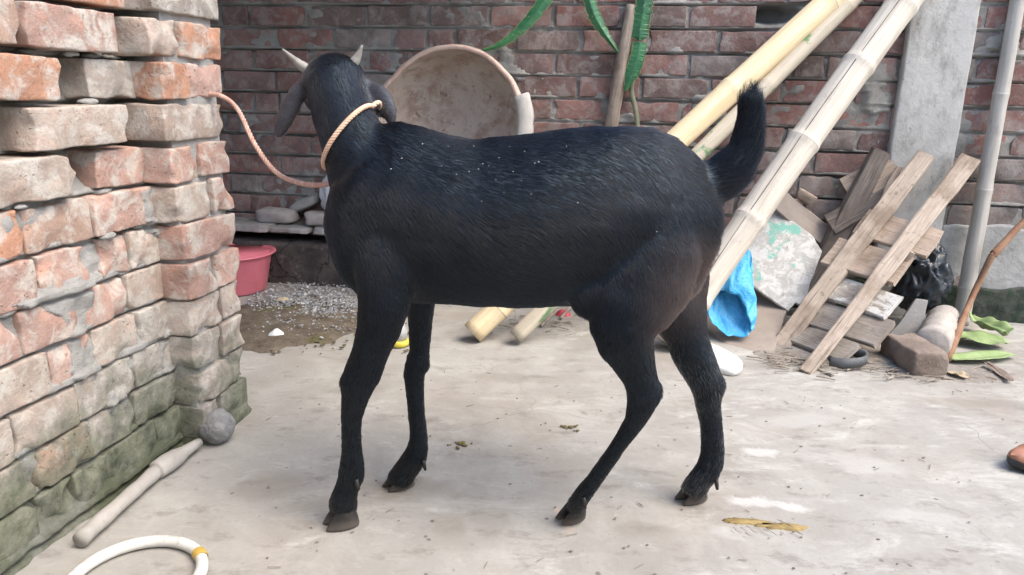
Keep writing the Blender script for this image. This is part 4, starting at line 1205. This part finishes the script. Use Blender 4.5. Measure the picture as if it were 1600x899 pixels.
for q in range(26):
    c = G(r2.uniform(1140, 1250), r2.uniform(812, 838)); c.z = .006; d = Vector((.5, -.85, .05)) * r2.uniform(.006, .018)
    g_.tube([c, c + d], [.0007, .0004], 4)
g_.build('straw', M['straw'], sm)
for k, (px, py, n_, lb) in enumerate([(720, 694, 16, 'greenish dropping crumbs on the concrete between the front and hind legs'), (890, 669, 14, 'brown dropping crumbs on the concrete just left of the near hind leg'), (645, 655, 8, 'tiny green crumbs beside the far front leg')]):
    g_ = Geo(); r2 = random.Random(k + 40)
    for q in range(n_):
        c = G(px + r2.gauss(0, 8), py + r2.gauss(0, 3)); s_ = r2.uniform(.0018, .0046)
        g_.add([c + Vector((v.x * s_ * 1.4, v.y * s_, v.z * s_ * .7 + s_ * .4)) for v in ivs], ifs)
    tag(g_.build('droppings', M['dung'], None, False), lb, 'droppings', 'droppings on the concrete')
gg = Geo(); r2 = random.Random(77)
for q in range(170):                                              # crumbs of grit and straw all over the yard
    px, py = r2.uniform(390, 1600), r2.uniform(560, 899)
    c = G(px, py); s_ = r2.uniform(.0009, .0026)
    if r2.random() < .75: gg.add([c + Vector((v.x * s_ * r2.uniform(1, 2), v.y * s_, v.z * s_ * .6 + s_ * .3)) for v in ivs], ifs)
    else:
        a = r2.uniform(0, 6.28); d = Vector((math.cos(a), math.sin(a), .05)) * r2.uniform(.008, .025); gg.tube([c + Vector((0, 0, .001)), c + d], [.0008, .0006], 4)
o = gg.build('grit', M['leaf_brown'], None, False); tag(o, 'crumbs of grit and straw scattered over the concrete', None, None, 'stuff')
# a toe on a black sandal entering at the right edge
tp = G(1574, 733)
shoe = empty('shoe', tp, 'brown slip on shoe with black sole whose tip just enters at the right edge', 'shoe')
xa = Vector((.985, .17, 0)); ya_ = Vector((-.17, .985, 0)); zz = Vector((0, 0, 1))
def shoe_w(q): return .043 * min(1, (q * 5.0) ** .55) * (1 - .22 * max(0, q - .35)) * min(1, ((1 - q) * 9 + .02) ** .5)
g_ = Geo(); rings = []
for i in range(25):                                              # sole, lifted a little at the toe
    q = i / 24; w_ = shoe_w(q); toe = .012 * max(0, 1 - q * 6)
    rings.append([tp + xa * (.25 * q) + ya_ * y * w_ + zz * (z + toe) for y, z in ((-1, .006), (-.9, .0005), (.9, .0005), (1, .006), (1, .014), (.9, .017), (-.9, .017), (-1, .014))])
g_.loft(rings); g_.build('sole', M['sandal'], shoe)
g_ = Geo(); rings = []
for i in range(25):                                              # upper: closed over the toes, open towards the heel
    q = i / 24; w_ = shoe_w(q) * .97; toe = .012 * max(0, 1 - q * 6); hgt = .006 + .052 * min(1, (q * 2.2) ** .7) ; ring = []
    gap = max(0, min(1, (q - .42) / .10))
    for j in range(19):
        a = math.pi * j / 18; a2 = a if a < math.pi / 2 else math.pi - a
        a2 = min(a2, math.pi / 2 - gap * .75); a3 = a2 if a < math.pi / 2 else math.pi - a2
        ring.append(tp + xa * (.25 * q) + ya_ * math.cos(a3) * w_ + zz * (.0165 + toe + math.sin(a3) * hgt * (1 if gap == 0 else 1)))
    rings.append(ring)
g_.loft(rings, cap=False, closed=False); up2 = g_.build('upper', M['skin'], shoe)
md = up2.modifiers.new('leather', 'SOLIDIFY'); md.thickness = .003

# ------------------------------------------------------------------ the goat
YB = 1.29
goat = empty('goat', Vector((.02, YB, 0)), 'black goat standing side on with its head turned away, pale rope collar round the neck', 'goat')
AXY = Vector((0, 1, 0)); UPZ = Vector((0, 0, 1))
parts = Geo(); flow_p = []; flow_d = []; flow_k = []
def note(ring, d, k):
    for p in ring: flow_p.append(Vector(p)); flow_d.append(Vector(d).normalized()); flow_k.append(k)
def trunk(st, kind):
    rings = []
    n = 28
    for i, (x, t_, b_, w_) in enumerate(st):
        T, B_ = AtY(x, t_, YB), AtY(x, b_, YB); c = (T + B_) / 2; h = (T - B_).length / 2; ring = []
        for j in range(n):
            a = 2 * math.pi * j / n; s_, co = math.sin(a), math.cos(a)
            ww = w_ * (1 - .30 * max(0, s_) ** 2.2 - .10 * max(0, -s_) ** 3)
            ring.append(c + AXY * math.copysign(abs(co) ** .9, co) * ww + UPZ * s_ * h)
            note([ring[-1]], (1.0, .18 * -co * 0, -.15 - .75 * (1 - abs(s_)) - (.25 if s_ < 0 else 0)), kind)
        rings.append(ring)
    parts.loft(rings)
def limb(st, kind, n=16, rev=False):
    P = [AtY(x, y, d) for x, y, d, *_ in st]; rings = []
    for i, p in enumerate(P):
        T = (P[min(i + 1, len(P) - 1)] - P[max(i - 1, 0)]).normalized()
        a1 = AXY.cross(T).normalized(); a2 = T.cross(a1).normalized()
        r1 = st[i][3] * mpp(p); r2_ = st[i][4]
        ring = [p + a1 * math.cos(2 * math.pi * j / n) * r1 + a2 * math.sin(2 * math.pi * j / n) * r2_ for j in range(n)]
        rings.append(ring); note(ring, -T if rev else T, kind)
    parts.loft(rings)
def blob(px, py, y, rx, ry, rz, rot=0.0):
    c = AtY(px, py, y); bm = bmesh.new(); bmesh.ops.create_icosphere(bm, subdivisions=3, radius=1)
    v = []
    for q in bm.verts:
        x, z = q.co.x * rx, q.co.z * rz
        v.append(c + Vector((x * math.cos(rot) - z * math.sin(rot), q.co.y * ry, x * math.sin(rot) + z * math.cos(rot))))
    parts.add(v, [[k.index for k in f.verts] for f in bm.faces]); bm.free()
trunk([(517, 318, 372, .035), (522, 290, 402, .060), (535, 255, 432, .078), (556, 222, 455, .092), (585, 195, 466, .100), (620, 189, 470, .105), (660, 199, 471, .110), (700, 210, 473, .118), (745, 217, 475, .126),
       (790, 215, 477, .130), (840, 207, 478, .131), (885, 201, 476, .127), (925, 197, 474, .122), (965, 196, 474, .116), (1005, 199, 480, .108), (1040, 212, 485, .096), (1070, 235, 478, .080), (1095, 262, 455, .062), (1113, 292, 415, .044), (1122, 322, 385, .026)], 'trunk')
limb([(606, 325, 1.29, 70, .074), (582, 275, 1.292, 68, .074), (560, 235, 1.305, 58, .068), (545, 203, 1.315, 50, .058), (533, 172, 1.335, 47, .054), (526, 148, 1.35, 44, .052), (521, 128, 1.37, 40, .05)], 'neck', 22, True)
# head, looking away from the camera: poll, brow, face, muzzle
hs = [(518, 122, 1.335, .030, .026), (520, 124, 1.352, .050, .042), (522, 131, 1.385, .060, .055), (521, 138, 1.42, .060, .058), (517, 146, 1.46, .047, .052), (514, 156, 1.50, .037, .043), (511, 165, 1.54, .031, .035), (509, 171, 1.57, .029, .030), (508, 174, 1.59, .022, .021)]
P = [AtY(x, y, d) for x, y, d, _, _ in hs]; rings = []
for i, p in enumerate(P):
    T = (P[min(i + 1, len(P) - 1)] - P[max(i - 1, 0)]).normalized(); a1 = Vector((1, 0, 0)); a2 = a1.cross(T).normalized()
    ring = [p + a1 * math.cos(2 * math.pi * j / 20) * hs[i][3] + a2 * math.sin(2 * math.pi * j / 20) * hs[i][4] for j in range(20)]
    rings.append(ring); note(ring, -T * .4 + Vector((0, 0, -1)) if i < 4 else T, 'head')
parts.loft(rings)
def ear(st, thick=.0065):
    P = [AtY(x, y, d) for x, y, d, _ in st]; rings = []
    for i, p in enumerate(P):
        T = (P[min(i + 1, len(P) - 1)] - P[max(i - 1, 0)]).normalized(); a1 = AXY.cross(T).normalized(); a2 = T.cross(a1)
        r = st[i][3] * mpp(p)
        ring = [p + a1 * math.cos(2 * math.pi * j / 14) * r + a2 * (math.sin(2 * math.pi * j / 14) * thick + .25 * r * math.cos(2 * math.pi * j / 14) ** 2) for j in range(14)]
        rings.append(ring); note(ring, T, 'ear')
    parts.loft(rings)
ear([(492, 126, 1.37, 9), (479, 131, 1.365, 12), (466, 145, 1.36, 15), (455, 165, 1.355, 16.5), (445, 187, 1.35, 15.5), (437, 204, 1.348, 12.5), (432, 216, 1.346, 6)])
ear([(556, 126, 1.39, 10), (572, 132, 1.38, 14), (587, 143, 1.37, 18), (598, 158, 1.36, 19.5), (606, 173, 1.355, 18), (611, 187, 1.352, 14), (614, 198, 1.35, 6)])
# forelegs
limb([(600, 330, 1.245, 58, .05), (602, 385, 1.228, 58, .046), (603, 432, 1.216, 51, .042), (599, 475, 1.208, 42, .038), (591, 515, 1.206, 34, .034), (580, 550, 1.207, 29, .029), (568, 582, 1.208, 28, .027), (558, 606, 1.209, 24.5, .026), (553, 630, 1.21, 19, .022), (549.5, 655, 1.212, 15.5, .018), (549, 685, 1.215, 15.2, .017), (550, 706, 1.218, 16.5, .019), (550, 727, 1.221, 20.5, .021), (549, 742, 1.223, 22, .021), (544, 757, 1.225, 19.5, .020), (539, 771, 1.226, 20, .021), (536, 787, 1.228, 23, .023), (535, 798, 1.229, 21, .020)], 'leg')
limb([(652, 400, 1.345, 40, .04), (654, 445, 1.355, 30, .036), (656, 476, 1.36, 23.5, .03), (656.5, 500, 1.362, 20.5, .026), (656.5, 522, 1.362, 18.5, .022), (656, 546, 1.362, 17, .021), (652, 566, 1.362, 18.5, .023), (647, 584, 1.362, 17.5, .022), (648, 606, 1.362, 14.8, .018), (650, 632, 1.362, 13.8, .016), (652, 658, 1.362, 13, .0155), (654, 682, 1.362, 13.5, .016), (653, 698, 1.362, 16, .018), (650, 711, 1.361, 19, .020), (642, 724, 1.361, 19, .020), (633, 737, 1.36, 19, .020), (625, 750, 1.36, 21, .022), (622, 758, 1.36, 18, .018)], 'leg')
# hind legs
limb([(1015, 285, 1.262, 45, .045), (1022, 335, 1.240, 66, .050), (1018, 395, 1.226, 80, .052), (1003, 445, 1.214, 79, .050), (986, 485, 1.202, 68, .045), (975, 515, 1.194, 55, .039), (980, 541, 1.190, 44, .034), (991, 566, 1.190, 34, .029), (1000, 590, 1.189, 28, .026), (1005, 611, 1.189, 27, .025), (1002, 634, 1.190, 23, .023), (992, 658, 1.193, 17, .019), (977, 681, 1.197, 14, .016), (962, 703, 1.202, 12.5, .0155), (946, 726, 1.208, 12, .0155), (929, 749, 1.216, 12, .016), (913, 770, 1.225, 13.5, .018), (902, 786, 1.232, 15, .018), (896, 798, 1.236, 13, .016)], 'leg')
limb([(1040, 380, 1.345, 62, .05), (1048, 440, 1.36, 60, .05), (1060, 490, 1.355, 46, .045), (1072, 525, 1.35, 34, .036), (1080, 550, 1.345, 32, .030), (1092, 575, 1.34, 30, .027), (1103, 598, 1.337, 27, .026), (1106, 616, 1.336, 23, .024), (1107, 638, 1.335, 20, .020), (1111, 660, 1.334, 18.5, .018), (1113, 684, 1.333, 18, .0175), (1113, 705, 1.332, 18.5, .018), (1111, 722, 1.331, 20, .020), (1105, 737, 1.331, 21, .021), (1095, 749, 1.33, 20, .021), (1087, 760, 1.33, 21, .021), (1081, 771, 1.33, 21, .021)], 'leg')
# tail
limb([(1090, 300, 1.29, 40, .035), (1118, 285, 1.29, 36, .032), (1143, 265, 1.29, 33, .026), (1160, 242, 1.29, 26, .021), (1168, 215, 1.29, 23, .017), (1172, 188, 1.29, 21, .014), (1172, 163, 1.29, 18, .012), (1169, 145, 1.29, 10, .008)], 'tail')
# muscles and bones under the skin
blob(590, 330, 1.226, .060, .030, .085, .25)
blob(930, 455, 1.215, .05, .03, .05)
blob(553, 601, 1.206, .024, .022, .030)
blob(1018, 616, 1.189, .020, .018, .028, -.3)
blob(1117, 602, 1.337, .022, .018, .030, .2)
blob(657, 568, 1.362, .020, .020, .022)
src = obj('body', parts.v, parts.f, None, goat)
for nm, typ in (('join', 'REMESH'), ('soften', 'SMOOTH')):
    md = src.modifiers.new(nm, typ)
    if typ == 'REMESH': md.mode = 'VOXEL'; md.voxel_size = .0046
    else: md.factor = .5; md.iterations = 14
bpy.context.view_layer.update()
body_me = bpy.data.meshes.new_from_object(src.evaluated_get(bpy.context.evaluated_depsgraph_get()))
src.modifiers.clear(); old = src.data; src.data = body_me; bpy.data.meshes.remove(old); body_me.name = 'body'
nv = len(body_me.vertices)
bv = np.zeros(nv * 3); body_me.vertices.foreach_get('co', bv); bv = bv.reshape(-1, 3) + np.array(goat.location)
# low lumps of muscle and bone under the coat, so that the sheen breaks up
vn0 = np.zeros(nv * 3); body_me.vertices.foreach_get('normal', vn0); vn0 = vn0.reshape(-1, 3)
for i in range(nv):
    p = Vector(bv[i])
    e = .0040 * nz(p, 8, 2) + .0020 * nz(p, 21, 5)
    if p.z < .30: e *= .45
    bv[i] += vn0[i] * e
body_me.vertices.foreach_set('co', (bv - np.array(goat.location)).ravel()); body_me.update()
body_me.polygons.foreach_set('use_smooth', [True] * len(body_me.polygons))
kd = KDTree(len(flow_p))
for i, p in enumerate(flow_p): kd.insert(p, i)
kd.balance()
def coat_tone(p, kind):
    """natural colour of the coat: black, browner on the ears and on the thin hair behind the thighs, greyish knees and feet"""
    base = np.array((.0014, .0021, .0036))
    if kind == 'ear': return np.array((.060, .050, .050))
    d1 = math.hypot((p.x - THIGH.x) / .085, (p.z - THIGH.z) / .10)
    k = min(1, max(0, 1.25 - d1)) * .9
    base = base * (1 - k) + np.array((.065, .042, .036)) * k
    if kind == 'leg' and p.z < .075: base = base * .7 + np.array((.02, .018, .017)) * .3
    return base
THIGH = AtY(1068, 455, 1.25)
tone = np.zeros((nv, 4)); tone[:, 3] = 1
for i in range(nv):
    p = Vector(bv[i]); _, j, _ = kd.find(p); tone[i, :3] = coat_tone(p, flow_k[j])
at = body_me.attributes.new('tone', 'FLOAT_COLOR', 'POINT'); at.data.foreach_set('color', tone.ravel())
t = NT('goat_skin')
n_ = t.t.nodes.new('ShaderNodeAttribute'); n_.attribute_name = 'tone'
c = t.mix(1, n_.outputs['Color'], (.6, .6, .6), 'MULTIPLY')
M['goat_skin'] = t.bsdf(c, .42, t.noise(1, 6, .7, t.scaled(45, 190, 190, rot=(0, .35, 0)), .4), .5, .003, .42, Specular_Tint=(.6, .8, 1.0, 1))
body_me.materials.clear(); body_me.materials.append(M['goat_skin'])
polys = [tuple(q.vertices) for q in body_me.polygons]
bvh = BVHTree.FromPolygons([Vector(q) for q in bv], polys)

# hair of the coat: fine strands lying along the flow of the coat
tri = []
for q in polys:
    for k in range(1, len(q) - 1): tri.append((q[0], q[k], q[k + 1]))
tri = np.array(tri); A_, B2, C2 = bv[tri[:, 0]], bv[tri[:, 1]], bv[tri[:, 2]]
ar = np.linalg.norm(np.cross(B2 - A_, C2 - A_), axis=1) * .5
cum = np.cumsum(ar); NH = 150000
pick = np.searchsorted(cum, rng.random(NH) * cum[-1])
u1, u2 = rng.random(NH), rng.random(NH); fl = u1 + u2 > 1; u1[fl] = 1 - u1[fl]; u2[fl] = 1 - u2[fl]
roots = A_[pick] + (B2 - A_)[pick] * u1[:, None] + (C2 - A_)[pick] * u2[:, None]
vn = np.zeros(nv * 3); body_me.vertices.foreach_get('normal', vn); vn = vn.reshape(-1, 3)
nrm = vn[tri[pick, 0]] * (1 - u1 - u2)[:, None] + vn[tri[pick, 1]] * u1[:, None] + vn[tri[pick, 2]] * u2[:, None]
LEN = {'trunk': .015, 'neck': .012, 'head': .008, 'ear': .005, 'leg': .010, 'tail': .038}
vf = np.zeros((nv, 5)); ktail = np.zeros(nv); tipx = AtY(1160, 200, YB).x
for i in range(nv):
    p = Vector(bv[i]); hits = kd.find_n(p, 10); d = Vector(); kk = flow_k[hits[0][1]]
    for _, j, dd in hits: d += flow_d[j] / (dd + .02)
    d.normalize(); L = LEN[kk]; tl = .13
    if kk == 'tail':
        d += Vector((.30 if p.x > tipx else -.05, 0, .1)); tl = .26; L *= .75 if p.z > .60 else 1.0
    if kk == 'leg': tl = .20
    if kk == 'leg' and p.z > .40: L = .013; tl = .13
    if kk == 'trunk' and p.x > .33: L = .024; tl = .16
    if p.z < .02: L = .0
    vf[i, :3] = d; vf[i, 3] = L; vf[i, 4] = tl
ed_ = np.zeros(len(body_me.edges) * 2, dtype=np.int64); body_me.edges.foreach_get('vertices', ed_); ed_ = ed_.reshape(-1, 2)
deg = np.bincount(ed_.ravel(), minlength=nv)[:, None].astype(float)
def relax(a, n):
    for _ in range(n):
        acc = np.zeros_like(a); np.add.at(acc, ed_[:, 0], a[ed_[:, 1]]); np.add.at(acc, ed_[:, 1], a[ed_[:, 0]])
        a = .4 * a + .6 * acc / np.maximum(deg, 1)
    return a
vf = relax(vf, 14); tone_s = relax(tone[:, :3], 10)
body_me.attributes['tone'].data.foreach_set('color', np.hstack([tone_s, np.ones((nv, 1))]).astype(np.float32).ravel())
for i in range(nv):
    p = Vector(bv[i]); vf[i, :3] += np.array(nzv(p, 9, 3) * .34 + nzv(p, 40, 5) * .13)
bw = np.stack([1 - u1 - u2, u1, u2], 1)
def atroot(a): return sum(a[tri[pick, k]] * bw[:, k:k + 1] for k in range(3))
hv = atroot(vf); fdir = hv[:, :3] + rng.normal(0, .07, (NH, 3)); hl = hv[:, 3].copy(); tilt = hv[:, 4].copy(); keep = hl > .004
hc_ = np.ones((NH, 4)); hc_[:, :3] = atroot(tone_s) * (.7 + .6 * rng.random((NH, 1)))
mud = (roots[:, 0] > .24) & (roots[:, 2] < .36) & (roots[:, 1] > 1.27)
for i in np.nonzero(mud)[0]:
    if rng.random() < .5 * max(0, min(1, .35 + 1.6 * nz(roots[i], 24, 6))): hc_[i, :3] = np.array((.16, .145, .125)) * rng.uniform(.4, 1)
nl = np.linalg.norm(nrm, axis=1, keepdims=True); nrm /= np.maximum(nl, 1e-9)
tan = fdir - nrm * np.sum(fdir * nrm, axis=1, keepdims=True); tan /= np.maximum(np.linalg.norm(tan, axis=1, keepdims=True), 1e-9)
hl *= .65 + .6 * rng.random(NH)
tilt = tilt * (.6 + .8 * rng.random(NH))
K = 4
pts = np.zeros((NH, K, 3))
for k in range(K):
    q = k / (K - 1)
    pts[:, k] = roots - nrm * .0002 + (tan * q + nrm * (tilt * (q - .45 * q * q))[:, None]) * hl[:, None]
pts = pts[keep]; hc_ = hc_[keep]; NH = len(pts)
hcv = bpy.data.hair_curves.new('coat_hair')
hcv.add_curves([K] * NH)
hcv.position_data.foreach_set('vector', (pts - np.array(goat.location)).ravel().astype(np.float32))
ra_ = hcv.attributes.get('radius') or hcv.attributes.new('radius', 'FLOAT', 'POINT')
ra_.data.foreach_set('value', np.tile(np.array([.00028, .00025, .00018, .00005], dtype=np.float32), NH))
ca_ = hcv.attributes.new('tone', 'FLOAT_COLOR', 'CURVE'); ca_.data.foreach_set('color', hc_.ravel().astype(np.float32))
t = NT('goat_hair')
n_ = t.t.nodes.new('ShaderNodeAttribute'); n_.attribute_name = 'tone'
b_ = t.t.nodes.new('ShaderNodeBsdfHairPrincipled'); b_.parametrization = 'COLOR'
t.put(b_.inputs['Color'], n_.outputs['Color']); b_.inputs['IOR'].default_value = 1.46; b_.inputs['Roughness'].default_value = .3; b_.inputs['Radial Roughness'].default_value = .35
t.t.links.new(b_.outputs[0], t.out.inputs[0])
hcv.materials.append(t.m)
ho = bpy.data.objects.new('coat_hair', hcv); col.objects.link(ho); ho.parent = goat; ho['kind'] = 'stuff'

# horns
t = NT('horn')
c = t.mix(t.ramp(t.noise(30, 5, .6), (.35, 0), (.65, 1)), (.17, .155, .135), (.33, .31, .275))
M['horn'] = t.bsdf(c, .6, t.noise(90, 4), .3, .002, .4)
for pts_, rr in (([(492, 120, 1.385), (481, 110, 1.38), (463, 96, 1.375), (441, 77, 1.37)], (15, 12.5, 7.5, 2)), ([(538, 118, 1.385), (546, 107, 1.385), (557, 92, 1.38), (566, 71, 1.375)], (16, 14, 9, 2))):
    P = resample([AtY(*q) for q in pts_], 18); g_ = Geo()
    g_.tube(P, [np.interp(i / 17, [0, .33, .67, 1], rr) * mpp(P[0]) * (1 + .05 * math.sin(i * 2.4)) for i in range(18)], 14, True, .75, .05, 2); g_.build('horn', M['horn'], goat)
M['eye'] = plastic('goat_eye', (.12, .075, .02), .1)
for s_ in (-1, 1):
    c = AtY(517, 143, 1.435) + Vector((s_ * .047, 0, .012)); bm = bmesh.new(); bmesh.ops.create_icosphere(bm, subdivisions=3, radius=.0125)
    obj('eye', [c + v.co for v in bm.verts], [[k.index for k in f.verts] for f in bm.faces], M['eye'], goat); bm.free()
# hooves: two claws each, and the little dew claws
t = NT('hoof_horn')
z_ = t.sep()[2]
c = t.mix(t.ramp(t.noise(45, 5, .6), (.35, 0), (.65, 1)), (.010, .010, .010), (.028, .025, .023))
c = t.mix(t.ramp(t.math('ADD', z_, t.math('MULTIPLY', t.noise(50, 4), .018)), (.010, .7), (.034, 0)), c, (.15, .125, .105))
M['hoof'] = t.bsdf(c, .6, t.noise(120, 4), .4, .002, .4)
def hoof(px, py, tx, ty, topx, topy, topd, lift=0.0, dew=None, size=1.0):
    """px,py the middle of the sole, tx,ty the toe, both on the ground; topx.. where the pastern enters"""
    c = G(px, py); tp_ = G(tx, ty); d = (tp_ - c); d.z = 0; d.normalize(); side = Vector((-d.y, d.x, 0)); top = AtY(topx, topy, topd)
    hf = Geo()
    for s_ in (-1, 1):
        rings = []
        for q, l0, l1, w_ in ((0, -.026, .036, .0125), (.12, -.027, .036, .0132), (.5, -.024, .027, .0128), (.85, -.020, .017, .0115), (1.0, -.015, .010, .008)):
            cc_ = c.lerp(top, q * .9); cc_.z = lift + q * max(.03, (top.z - lift) * .9)
            ring = []
            for j in range(14):
                a = 2 * math.pi * j / 14; l = (l1 if math.cos(a) > 0 else -l0) * math.cos(a) * size
                taper = 1 - .45 * max(0, math.cos(a)) ** 2
                ring.append(cc_ + d * l + side * (s_ * .0128 * size + math.sin(a) * w_ * size * taper))
            rings.append(ring)
        hf.loft(rings)
    h_ = hf.build('hoof', M['hoof'], goat)
    if dew:
        dc = AtY(*dew); g_ = Geo()
        for s_ in (-1, 1):
            g_.tube([dc + side * s_ * .009 + Vector((0, 0, .012)) + d * .013, dc + side * s_ * .010 + d * .012, dc + side * s_ * .011 + d * .010 + Vector((0, 0, -.010))], [.0036, .0042, .0028], 8)
        g_.build('dew_claw', M['hoof'], goat)
hoof(537, 818, 512, 824, 536, 786, 1.228, 0, (566, 752, 1.222))
hoof(626, 757, 602, 765, 624, 744, 1.36, 0, (667, 722, 1.36))
hoof(893, 812, 872, 818, 900, 786, 1.232, .004, (917, 780, 1.222), .85)
hoof(1082, 778, 1058, 786, 1084, 762, 1.33, 0, (1121, 752, 1.331))
# collar: a loop of rope lying on the neck
nrm_c = (AtY(526, 148, 1.35) - AtY(560, 235, 1.30)).normalized()
cA, cB = AtY(566, 188, 1.30), AtY(508, 257, 1.27)
ex = (cB - cA).normalized(); upl = ex.cross(AXY); upl = upl if upl.z > 0 else -upl; ey = (-AXY + upl * .20).normalized(); ey = (ey - ex * ey.dot(ex)).normalized(); ez = ex.cross(ey)
cen = (cA + cB) / 2 + AXY * .03
loop = []
for i in range(48):
    a = 2 * math.pi * i / 48; dd = ex * math.cos(a) + ey * math.sin(a)
    hit = bvh.ray_cast(cen + dd * .16, -dd)
    r_ = (.16 - hit[3]) if hit[0] is not None else .07
    loop.append(r_)
loop = [max(.03, min(.12, sum(loop[(i + k) % 48] for k in (-2, -1, 0, 1, 2)) / 5)) for i in range(48)]
LP = [cen + (ex * math.cos(2 * math.pi * i / 48) + ey * math.sin(2 * math.pi * i / 48)) * (loop[i] + .0035) for i in range(48)]
def rope(name, P, r, mat, label=None, cat=None, parent=None, n=None):
    """two strands laid round each other"""
    P = [Vector(p) for p in P]; g_ = Geo()
    for ph in (0, math.pi * 2 / 3, math.pi * 4 / 3):
        Q = []
        ref = None
        for i, p in enumerate(P):
            T = (P[min(i + 1, len(P) - 1)] - P[max(i - 1, 0)]).normalized()
            if ref is None: ref = T.orthogonal()
            ref = (ref - T * ref.dot(T)).normalized(); b = T.cross(ref); a = ph + i * .62
            Q.append(p + (ref * math.cos(a) + b * math.sin(a)) * r * .5)
        g_.tube(Q, r * .62, 8, True)
    o = g_.build(name, mat, parent)
    return tag(o, label, cat) if label else o
LPs = resample(LP + [LP[0]], 260)
rope('rope_collar', LPs, .0040, M['rope2'], 'pale orange rope collar tied round the black goat neck', 'collar')
kn = LP[min(range(48), key=lambda i: LP[i].x)]
ra0 = Bk(0, 0)
s_, z_ = LfPx(347, 152, PO)
pA = Lf(.60, PO + .0, z_)
pA = AtY(345, 150, Lf(.60, PO, 0).y)
pe = AtY(505, 289, 1.37)
kn2 = AtY(512, 262, 1.36)
mid_ = [AtY(372, 172, 1.66), AtY(398, 225, 1.58), AtY(430, 268, 1.50), AtY(468, 286, 1.42), pe, AtY(520, 281, 1.36), AtY(530, 262, 1.34)]
rope('tether_rope', resample([pA + Vector((-.05, .02, .002)), pA] + mid_, 280), .0047, M['rope'], 'reddish tether rope sagging from the brick pier to the goat neck', 'rope')
# pale flecks of chaff caught in the coat
g_ = Geo(); r2 = random.Random(2)
spots = [(628, 250), (612, 266), (714, 254), (741, 258), (755, 259), (748, 267), (733, 271), (764, 262), (713, 275), (780, 250), (802, 271), (788, 303), (753, 316), (830, 305), (836, 258), (842, 256), (660, 228), (700, 232), (820, 240), (797, 233), (870, 270), (858, 262), (885, 232), (775, 283), (690, 262), (902, 318), (1025, 362), (740, 232), (815, 285), (905, 240)]
for (x, y) in spots:
    h_ = bvh.ray_cast(CAM, ray(x, y).normalized())
    if h_[0] is None: continue
    s_ = r2.uniform(.0003, .0009); p = h_[0] + h_[1] * .0045
    g_.add([p + Vector((v.x * s_ * 1.7, v.y * s_, v.z * s_)) for v in ivs], ifs)
o = g_.build('chaff_flecks', M['chaff'], goat, False); o['kind'] = 'stuff'
